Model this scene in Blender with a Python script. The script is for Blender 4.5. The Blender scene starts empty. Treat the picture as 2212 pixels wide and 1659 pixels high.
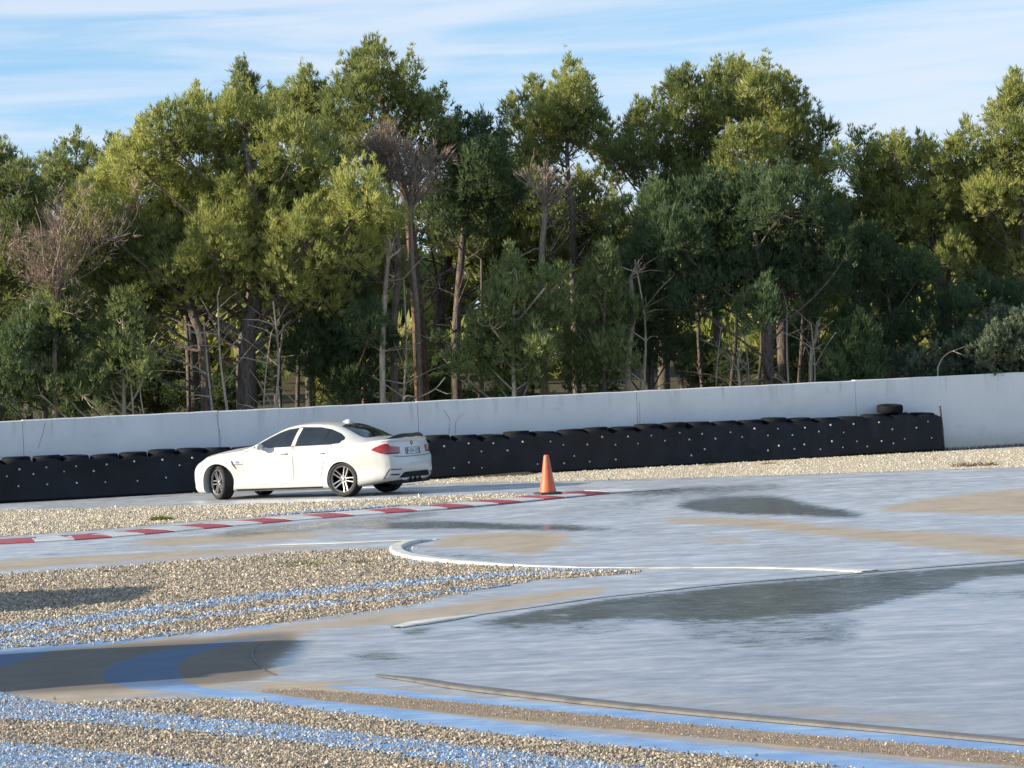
import bpy, bmesh, math, random
import numpy as np
from mathutils import Vector, Matrix, Quaternion
from mathutils.bvhtree import BVHTree
from mathutils.geometry import delaunay_2d_cdt

rng = np.random.default_rng(7)
random.seed(7)
S = bpy.context.scene
COL = S.collection

# ------------------------------------------------------------------ camera
CAM_H = 2.25
FPX = 6300.0                       # focal length in pixels of a 2212 px wide picture
PITCH = math.radians(0.268)
ROLL = math.radians(-2.58)
cam_data = bpy.data.cameras.new('camera')
cam_data.sensor_width = 36.0
cam_data.lens = FPX / 2212.0 * 36.0
cam_data.clip_end = 5000.0
cam = bpy.data.objects.new('camera', cam_data)
COL.objects.link(cam)
CAM_R = Matrix.Rotation(math.pi / 2 - PITCH, 3, 'X') @ Matrix.Rotation(ROLL, 3, 'Z')
CAM_L = Vector((0, 0, CAM_H))
cam.matrix_world = Matrix.Translation(CAM_L) @ CAM_R.to_4x4()
S.camera = cam

# ------------------------------------------------------------------ world and sun
SUN_EL = math.radians(19.0)
SUN_AZ = math.radians(13.5)         # how far the sun stands to the camera's side of due left
SUN_DIR = Vector((-math.cos(SUN_AZ) * math.cos(SUN_EL), -math.sin(SUN_AZ) * math.cos(SUN_EL), math.sin(SUN_EL)))
world = bpy.data.worlds.new('World')
S.world = world
world.use_nodes = True
wn = world.node_tree
for n in list(wn.nodes):
    wn.nodes.remove(n)
def wnode(t, **kw):
    n = wn.nodes.new(t)
    for k, v in kw.items():
        setattr(n, k, v)
    return n
sky = wnode('ShaderNodeTexSky', sky_type='NISHITA', sun_disc=False)
sky.sun_elevation = SUN_EL
sky.sun_rotation = math.atan2(SUN_DIR.x, SUN_DIR.y)
sky.altitude = 400
sky.air_density = 1.0
sky.dust_density = 0.5
sky.ozone_density = 3.0
geo = wnode('ShaderNodeTexCoord')
mp1 = wnode('ShaderNodeMapping')
mp1.inputs['Rotation'].default_value = (0, math.radians(-4), 0)
mp1.inputs['Scale'].default_value = (6.5, 6.5, 75)
mp2 = wnode('ShaderNodeMapping')
mp2.inputs['Rotation'].default_value = (0, math.radians(17), 0)
mp2.inputs['Scale'].default_value = (10, 10, 85)
nz1 = wnode('ShaderNodeTexNoise'); nz1.inputs['Scale'].default_value = 1.0; nz1.inputs['Detail'].default_value = 5; nz1.inputs['Roughness'].default_value = 0.55; nz1.inputs['Distortion'].default_value = 0.5
nz2 = wnode('ShaderNodeTexNoise'); nz2.inputs['Scale'].default_value = 1.0; nz2.inputs['Detail'].default_value = 6; nz2.inputs['Roughness'].default_value = 0.6; nz2.inputs['Distortion'].default_value = 0.8
cr1 = wnode('ShaderNodeMapRange', interpolation_type='SMOOTHSTEP'); cr1.inputs['From Min'].default_value = 0.22; cr1.inputs['From Max'].default_value = 0.68
cr2 = wnode('ShaderNodeMapRange', interpolation_type='SMOOTHSTEP'); cr2.inputs['From Min'].default_value = 0.52; cr2.inputs['From Max'].default_value = 0.72
cr2.inputs['To Max'].default_value = 0.7
mx = wnode('ShaderNodeMath', operation='MAXIMUM')
mul = wnode('ShaderNodeMath', operation='MULTIPLY'); mul.inputs[1].default_value = 0.85
mixc = wnode('ShaderNodeMixRGB')
mixc.inputs['Color2'].default_value = (3.75, 4.05, 4.6, 1)
bg = wnode('ShaderNodeBackground'); bg.inputs['Strength'].default_value = 0.108
wo = wnode('ShaderNodeOutputWorld')
L = wn.links.new
svz = wnode('ShaderNodeMapping'); svz.inputs['Scale'].default_value = (1, 1, 0.85); svz.inputs['Location'].default_value = (0, 0, 0.13)
L(geo.outputs['Generated'], svz.inputs['Vector']); L(svz.outputs[0], sky.inputs['Vector'])
sepz = wnode('ShaderNodeSeparateXYZ'); L(geo.outputs['Generated'], sepz.inputs[0])
thin = wnode('ShaderNodeMapRange'); L(sepz.outputs['Z'], thin.inputs['Value'])      # thin cirrus looks denser along the long path near the horizon
thin.inputs['From Min'].default_value = 0.0; thin.inputs['From Max'].default_value = 0.60; thin.inputs['To Min'].default_value = 0.88; thin.inputs['To Max'].default_value = 0.30
L(thin.outputs[0], mul.inputs[1])
L(geo.outputs['Generated'], mp1.inputs['Vector']); L(geo.outputs['Generated'], mp2.inputs['Vector'])
L(mp1.outputs[0], nz1.inputs['Vector']); L(mp2.outputs[0], nz2.inputs['Vector'])
L(nz1.outputs['Fac'], cr1.inputs['Value']); L(nz2.outputs['Fac'], cr2.inputs['Value'])
L(cr1.outputs[0], mx.inputs[0]); L(cr2.outputs[0], mx.inputs[1]); L(mx.outputs[0], mul.inputs[0])
L(mul.outputs[0], mixc.inputs['Fac']); wbl = wnode('ShaderNodeMixRGB', blend_type='MULTIPLY'); wbl.inputs['Fac'].default_value = 1.0; wbl.inputs['Color2'].default_value = (1.06, 1.16, 1.08, 1)
L(sky.outputs[0], wbl.inputs['Color1']); L(wbl.outputs[0], mixc.inputs['Color1'])
L(mixc.outputs[0], bg.inputs['Color']); L(bg.outputs[0], wo.inputs['Surface'])

sun_data = bpy.data.lights.new('sun', 'SUN')
sun_data.energy = 4.1
sun_data.angle = math.radians(0.53)
sun_data.color = (1.0, 0.89, 0.70)
sun = bpy.data.objects.new('sun', sun_data)
sun.rotation_euler = (-SUN_DIR).to_track_quat('-Z', 'Y').to_euler()
sun.location = (-30, 0, 30)
COL.objects.link(sun)
S.view_settings.view_transform = 'Standard'
S.view_settings.look = 'None'
S.view_settings.gamma = 1.0
S.view_settings.exposure = 1.02

# ------------------------------------------------------------------ helpers
def ray(px, py):
    return CAM_R @ Vector(((px - 1106.0) / FPX, (829.5 - py) / FPX, -1.0))
def P(px, py, z=0.0):                       # picture point -> point on the level z
    d = ray(px, py)
    return CAM_L + d * ((z - CAM_H) / d.z)
def at(px, py, Y):                          # picture point -> point at depth Y
    d = ray(px, py)
    return CAM_L + d * (Y / d.y)
def ground_poly(pts, z=0.0):
    return np.array([P(x, y, z)[:2] for x, y in pts])
def densify(pts, step):
    out = []
    n = len(pts)
    for i in range(n):
        a, b = pts[i], pts[(i + 1) % n]
        k = max(1, int(math.hypot(b[0] - a[0], (b[1] - a[1]) * 4) / step))
        for j in range(k):
            t = j / k
            out.append((a[0] + (b[0] - a[0]) * t, a[1] + (b[1] - a[1]) * t))
    return out
def smooth_line(pts, per=8):
    """Catmull-Rom through the points."""
    p = np.array(pts, float)
    q = np.vstack([2 * p[0] - p[1], p, 2 * p[-1] - p[-2]])
    out = []
    for i in range(1, len(q) - 2):
        for j in range(per):
            t = j / per
            out.append(0.5 * ((2 * q[i]) + (-q[i-1] + q[i+1]) * t + (2*q[i-1] - 5*q[i] + 4*q[i+1] - q[i+2]) * t*t + (-q[i-1] + 3*q[i] - 3*q[i+1] + q[i+2]) * t**3))
    out.append(p[-1])
    return np.array(out)
def inside(poly, x, y):
    res = np.zeros(x.shape, bool)
    n = len(poly)
    j = n - 1
    for i in range(n):
        xi, yi = poly[i]; xj, yj = poly[j]
        if yi != yj:
            c = ((yi > y) != (yj > y)) & (x < (xj - xi) * (y - yi) / (yj - yi) + xi)
            res ^= c
        j = i
    return res
def np_mesh(name, V, F, smooth=False):
    V = np.asarray(V, np.float32); F = np.asarray(F, np.int32)
    me = bpy.data.meshes.new(name)
    k = F.shape[1]
    me.vertices.add(len(V)); me.vertices.foreach_set('co', V.ravel())
    me.loops.add(F.size); me.loops.foreach_set('vertex_index', F.ravel())
    me.polygons.add(len(F))
    me.polygons.foreach_set('loop_start', np.arange(0, F.size, k, dtype=np.int32))
    me.polygons.foreach_set('loop_total', np.full(len(F), k, np.int32))
    me.polygons.foreach_set('use_smooth', np.full(len(F), smooth, bool))
    me.update(calc_edges=True)
    return me
def link(name, me, mat=None, parent=None, loc=None):
    o = bpy.data.objects.new(name, me)
    COL.objects.link(o)
    if mat is not None and me is not None and len(me.materials) == 0:
        me.materials.append(mat)
    if parent is not None:
        o.parent = parent
    if loc is not None:
        o.location = loc
    return o
def empty(name, loc=(0, 0, 0), rz=0.0):
    o = bpy.data.objects.new(name, None)
    o.empty_display_size = 0.3
    o.location = loc; o.rotation_euler = (0, 0, rz)
    COL.objects.link(o)
    return o
def tag(o, label=None, cat=None, group=None, kind=None):
    if label: o['label'] = label
    if cat: o['category'] = cat
    if group: o['group'] = group
    if kind: o['kind'] = kind
    return o
class MB:
    """collects shapes with python lists; quads and triangles mixed"""
    def __init__(self): self.v = []; self.f = []
    def add(self, vs, fs):
        b = len(self.v)
        self.v.extend([tuple(p) for p in vs]); self.f.extend([tuple(b + i for i in f) for f in fs])
    def box(self, c, s, M=None):
        cx, cy, cz = c; sx, sy, sz = s[0] / 2, s[1] / 2, s[2] / 2
        vs = [Vector((cx + a * sx, cy + b * sy, cz + d * sz)) for d in (-1, 1) for b in (-1, 1) for a in (-1, 1)]
        if M is not None: vs = [M @ p for p in vs]
        self.add(vs, [(0, 2, 3, 1), (4, 5, 7, 6), (0, 1, 5, 4), (2, 6, 7, 3), (0, 4, 6, 2), (1, 3, 7, 5)])
    def tube(self, pts, radii, sides=6, cap=True):
        pts = [Vector(p) for p in pts]
        n = len(pts)
        rings = []
        t0 = (pts[1] - pts[0]).normalized()
        u = t0.orthogonal().normalized()
        for i in range(n):
            t = (pts[min(i + 1, n - 1)] - pts[max(i - 1, 0)])
            t = t.normalized() if t.length > 1e-9 else t0
            u = (u - t * u.dot(t))
            u = u.normalized() if u.length > 1e-6 else t.orthogonal().normalized()
            w = t.cross(u)
            rings.append([pts[i] + (u * math.cos(2 * math.pi * k / sides) + w * math.sin(2 * math.pi * k / sides)) * radii[i] for k in range(sides)])
        vs = [p for r in rings for p in r]
        fs = [(i * sides + k, i * sides + (k + 1) % sides, (i + 1) * sides + (k + 1) % sides, (i + 1) * sides + k) for i in range(n - 1) for k in range(sides)]
        if cap:
            fs.append(tuple(range(sides))[::-1]); fs.append(tuple((n - 1) * sides + k for k in range(sides)))
        self.add(vs, fs)
    def lathe(self, prof, seg=24, axis='Z', c=(0, 0, 0), closed=False):
        vs = []
        for r, h in prof:
            for k in range(seg):
                a = 2 * math.pi * k / seg
                if axis == 'Z': p = (c[0] + r * math.cos(a), c[1] + r * math.sin(a), c[2] + h)
                elif axis == 'Y': p = (c[0] + r * math.cos(a), c[1] + h, c[2] + r * math.sin(a))
                else: p = (c[0] + h, c[1] + r * math.cos(a), c[2] + r * math.sin(a))
                vs.append(p)
        m = len(prof); fs = []
        for i in range(m if closed else m - 1):
            j = (i + 1) % m
            for k in range(seg):
                fs.append((i * seg + k, i * seg + (k + 1) % seg, j * seg + (k + 1) % seg, j * seg + k))
        self.add(vs, fs)
    def mesh(self, name, smooth=False, fix=True):
        me = bpy.data.meshes.new(name)
        me.from_pydata(self.v, [], self.f)
        if fix:
            bm = bmesh.new(); bm.from_mesh(me)
            bmesh.ops.recalc_face_normals(bm, faces=bm.faces)
            bm.to_mesh(me); bm.free()
        if smooth:
            me.polygons.foreach_set('use_smooth', np.full(len(me.polygons), True))
        me.update()
        return me
    def build(self, name, mat, parent=None, smooth=False, loc=None, fix=True):
        return link(name, self.mesh(name, smooth, fix), mat, parent, loc)

# ------------------------------------------------------------------ materials
class NM:
    def __init__(self, name):
        self.m = bpy.data.materials.new(name); self.m.use_nodes = True
        self.t = self.m.node_tree
        self.bsdf = self.t.nodes['Principled BSDF']; self.out = self.t.nodes['Material Output']
    def n(self, t, **kw):
        n = self.t.nodes.new(t)
        ins = kw.pop('ins', {})
        for k, v in kw.items(): setattr(n, k, v)
        for k, v in ins.items():
            if hasattr(v, 'node') or isinstance(v, bpy.types.NodeSocket): self.t.links.new(v, n.inputs[k])
            else: n.inputs[k].default_value = v
        return n
    def l(self, a, b): self.t.links.new(a, b)
    def setp(self, **kw):
        for k, v in kw.items():
            k = k.replace('_', ' ')
            if isinstance(v, bpy.types.NodeSocket): self.l(v, self.bsdf.inputs[k])
            else: self.bsdf.inputs[k].default_value = v
    def coords(self, scale=(1, 1, 1), kind='Object', rot=(0, 0, 0)):
        tc = self.n('ShaderNodeTexCoord')
        mp = self.n('ShaderNodeMapping')
        mp.inputs['Scale'].default_value = scale; mp.inputs['Rotation'].default_value = rot
        self.l(tc.outputs[kind], mp.inputs['Vector'])
        return mp.outputs[0]
    def noise(self, vec, scale=5, detail=4, rough=0.55, dist=0.0):
        return self.n('ShaderNodeTexNoise', ins={'Vector': vec, 'Scale': scale, 'Detail': detail, 'Roughness': rough, 'Distortion': dist}).outputs['Fac']
    def ramp(self, fac, stops):
        r = self.n('ShaderNodeValToRGB', ins={'Fac': fac})
        e = r.color_ramp.elements
        while len(e) < len(stops): e.new(0.5)
        for el, (p, c) in zip(e, stops):
            el.position = p; el.color = (*c, 1) if len(c) == 3 else c
        return r.outputs['Color']
    def rng(self, v, a, b, c=0.0, d=1.0, smooth=True):
        n = self.n('ShaderNodeMapRange', ins={'Value': v, 'From Min': a, 'From Max': b, 'To Min': c, 'To Max': d})
        if smooth: n.interpolation_type = 'SMOOTHSTEP'
        return n.outputs[0]
    def math(self, op, a, b=None, clamp=False):
        n = self.n('ShaderNodeMath', operation=op, use_clamp=clamp)
        for i, v in enumerate((a, b)):
            if v is None: continue
            if isinstance(v, bpy.types.NodeSocket): self.l(v, n.inputs[i])
            else: n.inputs[i].default_value = v
        return n.outputs[0]
    def mix(self, fac, a, b, mode='MIX'):
        n = self.n('ShaderNodeMixRGB', blend_type=mode)
        for k, v in (('Fac', fac), ('Color1', a), ('Color2', b)):
            if isinstance(v, bpy.types.NodeSocket): self.l(v, n.inputs[k])
            elif k == 'Fac': n.inputs[k].default_value = v
            else: n.inputs[k].default_value = (*v, 1)
        return n.outputs[0]
    def attr(self, name, out='Fac'):
        return self.n('ShaderNodeAttribute', attribute_name=name).outputs[out]
    def bump(self, h, strength=0.3, dist=0.02, normal=None):
        b = self.n('ShaderNodeBump', ins={'Height': h, 'Strength': strength, 'Distance': dist})
        if normal is not None: self.l(normal, b.inputs['Normal'])
        return b.outputs[0]

def plain(name, col, rough=0.5, metal=0.0, vary=0.12, scale=6.0, bump=0.0, spec=0.5, coat=0.0):
    m = NM(name)
    v = m.coords()
    nz = m.noise(v, scale, 5, 0.6)
    c = m.mix(m.rng(nz, 0.25, 0.75), tuple(x * (1 - vary) for x in col), tuple(min(1, x * (1 + vary)) for x in col))
    m.setp(Base_Color=c, Roughness=rough, Metallic=metal)
    m.bsdf.inputs['Specular IOR Level'].default_value = spec
    m.bsdf.inputs['Coat Weight'].default_value = coat
    m.bsdf.inputs['Coat Roughness'].default_value = 0.05
    if bump: m.setp(Normal=m.bump(nz, bump, 0.02))
    return m.m

def mat_asphalt(name, dry=(0.44, 0.36, 0.27), wetc=(0.115, 0.115, 0.125)):
    m = NM(name)
    pos = m.n('ShaderNodeNewGeometry').outputs['Position']
    def mapped(sc):
        mp = m.n('ShaderNodeMapping'); mp.inputs['Scale'].default_value = sc
        m.l(pos, mp.inputs['Vector']); return mp.outputs[0]
    streak = m.noise(mapped((0.55, 1.3, 1)), 1.5, 8, 0.68, 0.7)
    streak2 = m.noise(mapped((1.6, 0.9, 1)), 1.3, 6, 0.62, 0.4)
    fine = m.noise(mapped((1, 1, 1)), 60.0, 4, 0.7)
    grain = m.noise(mapped((1, 1, 1)), 240.0, 2, 0.7)
    wet = m.attr('wet'); pool = m.attr('pool')
    w = m.math('ADD', wet, m.math('MULTIPLY', m.math('SUBTRACT', streak, 0.5), 0.75))
    w = m.math('ADD', w, m.math('MULTIPLY', m.math('SUBTRACT', streak2, 0.5), 0.3))
    w = m.math('ADD', w, m.math('MULTIPLY', m.math('SUBTRACT', m.noise(mapped((0.8, 1.6, 1)), 3.0, 8, 0.72, 0.6), 0.5), 1.0))
    w = m.rng(w, 0.30, 0.70)
    p = m.math('ADD', pool, m.math('MULTIPLY', m.math('SUBTRACT', streak, 0.5), 0.9))
    dash = m.noise(mapped((1.0, 1.5, 1)), 4.5, 7, 0.7, 0.5)
    p = m.math('ADD', p, m.math('MULTIPLY', m.math('SUBTRACT', dash, 0.5), 1.5))
    p = m.math('MULTIPLY', m.math('MULTIPLY', m.rng(p, 0.36, 0.98), m.rng(pool, 0.12, 0.40)), 0.92)
    dryc = m.mix(m.rng(fine, 0.3, 0.7), tuple(c * 0.8 for c in dry), tuple(c * 1.15 for c in dry))
    dryc = m.mix(m.rng(streak2, 0.35, 0.7), dryc, tuple(c * 0.78 for c in dry))
    wc = m.mix(m.rng(streak2, 0.3, 0.7), tuple(c * 0.8 for c in wetc), tuple(c * 1.2 for c in wetc))
    lines = m.noise(mapped((0.10, 5.0, 1)), 1.0, 5, 0.65, 0.3)
    dryc = m.mix(m.rng(lines, 0.48, 0.72, 0, 0.55), dryc, tuple(c * 0.5 for c in dry))
    c = m.mix(w, dryc, wc)
    c = m.mix(m.math('MULTIPLY', p, 0.7), c, (0.05, 0.06, 0.038))
    worn = m.math('ADD', m.math('MULTIPLY', m.math('SUBTRACT', fine, 0.5), 0.9), m.math('ADD', m.math('MULTIPLY', m.math('SUBTRACT', streak2, 0.5), 0.7), m.math('MULTIPLY', m.math('SUBTRACT', lines, 0.5), 0.6)))
    pt = m.rng(m.math('ADD', m.attr('paint'), worn), 0.30, 0.78)
    bl = m.mix(m.rng(streak2, 0.3, 0.7), (0.12, 0.28, 0.56), (0.19, 0.37, 0.62))
    c = m.mix(m.math('MULTIPLY', pt, 0.88), c, bl)
    gt = m.rng(m.math('ADD', m.attr('grit'), m.math('MULTIPLY', m.math('SUBTRACT', fine, 0.5), 0.8)), 0.3, 0.75)
    c = m.mix(gt, c, m.mix(m.rng(fine, 0.35, 0.65), (0.20, 0.145, 0.10), (0.36, 0.28, 0.20)))
    c = m.mix(m.attr('shadow_tone'), c, m.mix(0.62, c, (0.03, 0.022, 0.02)))  # shadow darkness mixed into the base colour
    rough_film = m.math('ADD', m.math('ADD', 0.47, m.math('MULTIPLY', m.math('SUBTRACT', streak, 0.5), 0.7)), m.math('MULTIPLY', m.math('SUBTRACT', m.noise(mapped((1.0, 1.5, 1)), 3.0, 7, 0.7, 0.5), 0.5), 0.7))
    r = m.n('ShaderNodeMix', data_type='FLOAT')
    m.l(w, r.inputs['Factor']); r.inputs['A'].default_value = 0.6; m.l(rough_film, r.inputs['B'])
    r2 = m.n('ShaderNodeMix', data_type='FLOAT')
    m.l(p, r2.inputs['Factor']); m.l(r.outputs[0], r2.inputs['A']); m.l(m.math('ADD', 0.14, m.math('MULTIPLY', m.math('SUBTRACT', streak2, 0.5), 0.16)), r2.inputs['B'])
    bs = m.n('ShaderNodeMix', data_type='FLOAT')
    m.l(p, bs.inputs['Factor']); bs.inputs['A'].default_value = 0.25; bs.inputs['B'].default_value = 0.0
    ripple = m.noise(mapped((1.0, 2.2, 1)), 3.2, 5, 0.6, 0.3)
    b1 = m.n('ShaderNodeBump', ins={'Height': fine, 'Distance': 0.004}); m.l(bs.outputs[0], b1.inputs['Strength'])
    b2 = m.n('ShaderNodeBump', ins={'Height': ripple, 'Distance': 0.012, 'Strength': 0.4}); m.l(b1.outputs[0], b2.inputs['Normal'])
    m.setp(Base_Color=c, Roughness=0.8, Normal=b2.outputs[0])
    m.bsdf.inputs['Specular IOR Level'].default_value = 0.3
    gl = m.n('ShaderNodeBsdfGlossy', ins={'Roughness': r2.outputs[0], 'Normal': b2.outputs[0]})
    gl.distribution = 'MULTI_GGX'; gl.inputs['Color'].default_value = (0.97, 0.98, 1.0, 1)
    fr = m.n('ShaderNodeFresnel', ins={'IOR': 1.6})
    fac = m.math('MULTIPLY', fr.outputs[0], m.math('ADD', m.math('MULTIPLY', w, 0.97), 0.03), True)
    ms = m.n('ShaderNodeMixShader', ins={'Fac': fac})
    m.l(m.bsdf.outputs[0], ms.inputs[1]); m.l(gl.outputs[0], ms.inputs[2]); m.l(ms.outputs[0], m.out.inputs['Surface'])
    return m.m

def mat_stones(name):
    m = NM(name)
    a = m.attr('tint', 'Color')
    v = m.coords()
    nz = m.noise(v, 90, 3, 0.6)
    c = m.mix(0.35, a, m.mix(m.rng(nz, 0.3, 0.7), (0.5, 0.5, 0.5), (1.3, 1.3, 1.3)), 'MULTIPLY')
    m.setp(Base_Color=c, Roughness=0.55)
    m.bsdf.inputs['Specular IOR Level'].default_value = 0.5
    return m.m
def mat_gravel(name, c1, c2, c3):
    m = NM(name)
    pos = m.n('ShaderNodeNewGeometry').outputs['Position']
    vo = m.n('ShaderNodeTexVoronoi', ins={'Vector': pos, 'Scale': 26.0})
    col = m.ramp(m.n('ShaderNodeSeparateColor', ins={'Color': vo.outputs['Color']}).outputs[0], [(0.0, c1), (0.5, c2), (1.0, c3)])
    big = m.noise(pos, 0.9, 4, 0.6)
    col = m.mix(m.rng(big, 0.35, 0.7, 0, 0.5), col, c1)
    h = m.math('SUBTRACT', 1.0, vo.outputs['Distance'])
    m.setp(Base_Color=col, Roughness=0.9, Normal=m.bump(h, 0.9, 0.03))
    m.bsdf.inputs['Specular IOR Level'].default_value = 0.25
    return m.m
def mat_paint(name, col, under=(0.28, 0.22, 0.16), rough=0.45, wear=(0.30, 0.62), ior=1.5):
    m = NM(name)
    pos = m.n('ShaderNodeNewGeometry').outputs['Position']
    mp = m.n('ShaderNodeMapping'); mp.inputs['Scale'].default_value = (0.8, 2.0, 1); m.l(pos, mp.inputs['Vector'])
    big = m.noise(mp.outputs[0], 1.6, 5, 0.6, 0.4)
    fine = m.noise(pos, 45, 4, 0.7)
    k = m.math('ADD', m.math('MULTIPLY', big, 0.55), m.math('MULTIPLY', fine, 0.45))
    f = m.rng(k, wear[0], wear[1])
    c = m.mix(f, under, col)
    c = m.mix(m.rng(big, 0.3, 0.7, 0, 0.25), c, tuple(x * 0.6 for x in col))
    mpl = m.n('ShaderNodeMapping'); mpl.inputs['Scale'].default_value = (0.10, 5.0, 1); m.l(pos, mpl.inputs['Vector'])
    lines = m.noise(mpl.outputs[0], 1.0, 5, 0.65, 0.3)
    c = m.mix(m.rng(lines, 0.45, 0.68, 0, 0.5), c, tuple(x * 0.5 for x in under))
    m.setp(Base_Color=c, Roughness=m.rng(big, 0.3, 0.7, rough - 0.12, rough + 0.15), Normal=m.bump(fine, 0.3, 0.005))
    m.bsdf.inputs['IOR'].default_value = ior
    return m.m
def mat_concrete(name):
    m = NM(name)
    v = m.coords()
    big = m.noise(v, 0.7, 6, 0.6, 0.3); med = m.noise(v, 4.5, 5, 0.65); fine = m.noise(v, 60, 4, 0.7)
    c = m.mix(m.rng(big, 0.3, 0.75), (0.70, 0.71, 0.72), (0.80, 0.80, 0.795))
    c = m.mix(m.rng(med, 0.58, 0.78, 0, 0.35), c, (0.42, 0.42, 0.41))
    z = m.n('ShaderNodeSeparateXYZ', ins={'Vector': m.n('ShaderNodeNewGeometry').outputs['Position']}).outputs['Z']
    low = m.math('ADD', m.rng(z, 0.0, 0.75, 1.0, 0.0), m.math('MULTIPLY', m.math('SUBTRACT', med, 0.5), 0.8))
    c = m.mix(m.rng(low, 0.3, 1.0, 0, 0.5), c, (0.60, 0.53, 0.42))
    # rain streaks below the top edge
    vs = m.n('ShaderNodeMapping'); vs.inputs['Scale'].default_value = (3.0, 3.0, 0.25); m.l(v, vs.inputs['Vector'])
    st = m.noise(vs.outputs[0], 2.0, 5, 0.65)
    top = m.math('MULTIPLY', m.rng(z, 1.05, 1.7), m.rng(st, 0.5, 0.75))
    c = m.mix(m.math('MULTIPLY', top, 0.45), c, (0.25, 0.26, 0.25))
    m.setp(Base_Color=c, Roughness=0.85, Normal=m.bump(m.math('ADD', m.math('MULTIPLY', med, 0.6), m.math('MULTIPLY', fine, 0.2)), 0.25, 0.02))
    m.bsdf.inputs['Specular IOR Level'].default_value = 0.3
    return m.m
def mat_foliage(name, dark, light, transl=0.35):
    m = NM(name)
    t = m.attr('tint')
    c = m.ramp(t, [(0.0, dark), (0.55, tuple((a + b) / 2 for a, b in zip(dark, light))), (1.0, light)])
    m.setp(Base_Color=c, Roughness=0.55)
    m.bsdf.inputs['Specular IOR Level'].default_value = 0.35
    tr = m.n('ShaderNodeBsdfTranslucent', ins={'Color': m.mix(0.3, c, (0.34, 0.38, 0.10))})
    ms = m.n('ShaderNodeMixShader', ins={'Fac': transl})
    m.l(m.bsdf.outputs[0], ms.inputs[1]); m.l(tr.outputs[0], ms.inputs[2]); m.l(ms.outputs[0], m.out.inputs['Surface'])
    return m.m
def mat_bark(name, c1, c2, c3=None):
    m = NM(name)
    v = m.coords((9, 9, 2.2))
    a = m.noise(v, 2.2, 6, 0.65, 0.8)
    v2 = m.coords((1, 1, 0.6)); b = m.noise(v2, 1.3, 3, 0.5)
    c = m.mix(m.rng(a, 0.35, 0.65), c1, c2)
    if c3: c = m.mix(m.rng(b, 0.48, 0.62), c, c3)
    m.setp(Base_Color=c, Roughness=0.9, Normal=m.bump(a, 0.8, 0.04))
    m.bsdf.inputs['Specular IOR Level'].default_value = 0.2
    return m.m

M = {}
M['asphalt'] = mat_asphalt('wet_asphalt')
M['stone'] = mat_stones('gravel_stone')
M['gravel'] = mat_gravel('gravel_bed', (0.26, 0.205, 0.14), (0.40, 0.325, 0.23), (0.52, 0.44, 0.32))
M['verge'] = mat_gravel('pale_gravel', (0.50, 0.43, 0.32), (0.60, 0.53, 0.41), (0.68, 0.61, 0.49))
M['litter'] = mat_gravel('forest_floor', (0.06, 0.05, 0.028), (0.10, 0.08, 0.045), (0.13, 0.11, 0.06))
M['blue'] = mat_paint('blue_run_off_paint', (0.15, 0.33, 0.60), (0.27, 0.25, 0.23), 0.6, (0.30, 0.60), 1.5)
M['white_line'] = mat_paint('white_line_paint', (0.72, 0.70, 0.64), (0.30, 0.26, 0.2), 0.5, (0.2, 0.45))
M['grey_line'] = mat_paint('grey_concrete_edge', (0.17, 0.155, 0.14), (0.10, 0.09, 0.08), 0.5, (0.25, 0.55))
M['pale_line'] = mat_paint('worn_pale_line', (0.55, 0.55, 0.54), (0.2, 0.19, 0.18), 0.4, (0.38, 0.66))
M['kerb_red'] = mat_paint('kerb_red_paint', (0.44, 0.05, 0.07), (0.40, 0.28, 0.26), 0.45, (0.22, 0.52), 1.6)
M['kerb_white'] = mat_paint('kerb_white_paint', (0.76, 0.76, 0.76), (0.50, 0.48, 0.46), 0.45, (0.32, 0.64), 1.8)
M['kerb_grey'] = mat_paint('kerb_back_concrete', (0.42, 0.42, 0.42), (0.34, 0.31, 0.27), 0.6, (0.2, 0.5))
M['brown'] = mat_paint('gritty_brown_asphalt', (0.27, 0.195, 0.13), (0.14, 0.11, 0.085), 0.8, (0.35, 0.6))
M['concrete'] = mat_concrete('painted_concrete')
M['crack'] = plain('wall_crack', (0.46, 0.46, 0.47), 0.9, vary=0.3)
M['gap'] = plain('dark_wet_gap', (0.02, 0.02, 0.022), 0.7, vary=0.2)
M['joint'] = plain('wall_joint', (0.36, 0.36, 0.36), 0.9, vary=0.2)
M['rubber'] = plain('tyre_rubber', (0.007, 0.008, 0.010), 0.8, vary=0.3, scale=9, bump=0.3, spec=0.2)
M['belt'] = plain('conveyor_belt_rubber', (0.006, 0.008, 0.013), 0.5, vary=0.5, scale=2.2, bump=0.25, spec=0.3)
M['bolt'] = plain('pale_washer', (0.55, 0.55, 0.54), 0.55, vary=0.3, scale=8)
M['rust'] = plain('rusted_steel', (0.085, 0.05, 0.04), 0.8, vary=0.4, scale=14, bump=0.3)
M['orange'] = plain('orange_cone_plastic', (0.55, 0.125, 0.05), 0.5, vary=0.12, scale=9)
M['black'] = plain('black_rubber_base', (0.03, 0.03, 0.032), 0.7, vary=0.2, scale=10)
M['pale_plastic'] = plain('pale_blue_plastic', (0.45, 0.60, 0.72), 0.4, vary=0.1, scale=10)
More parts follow.
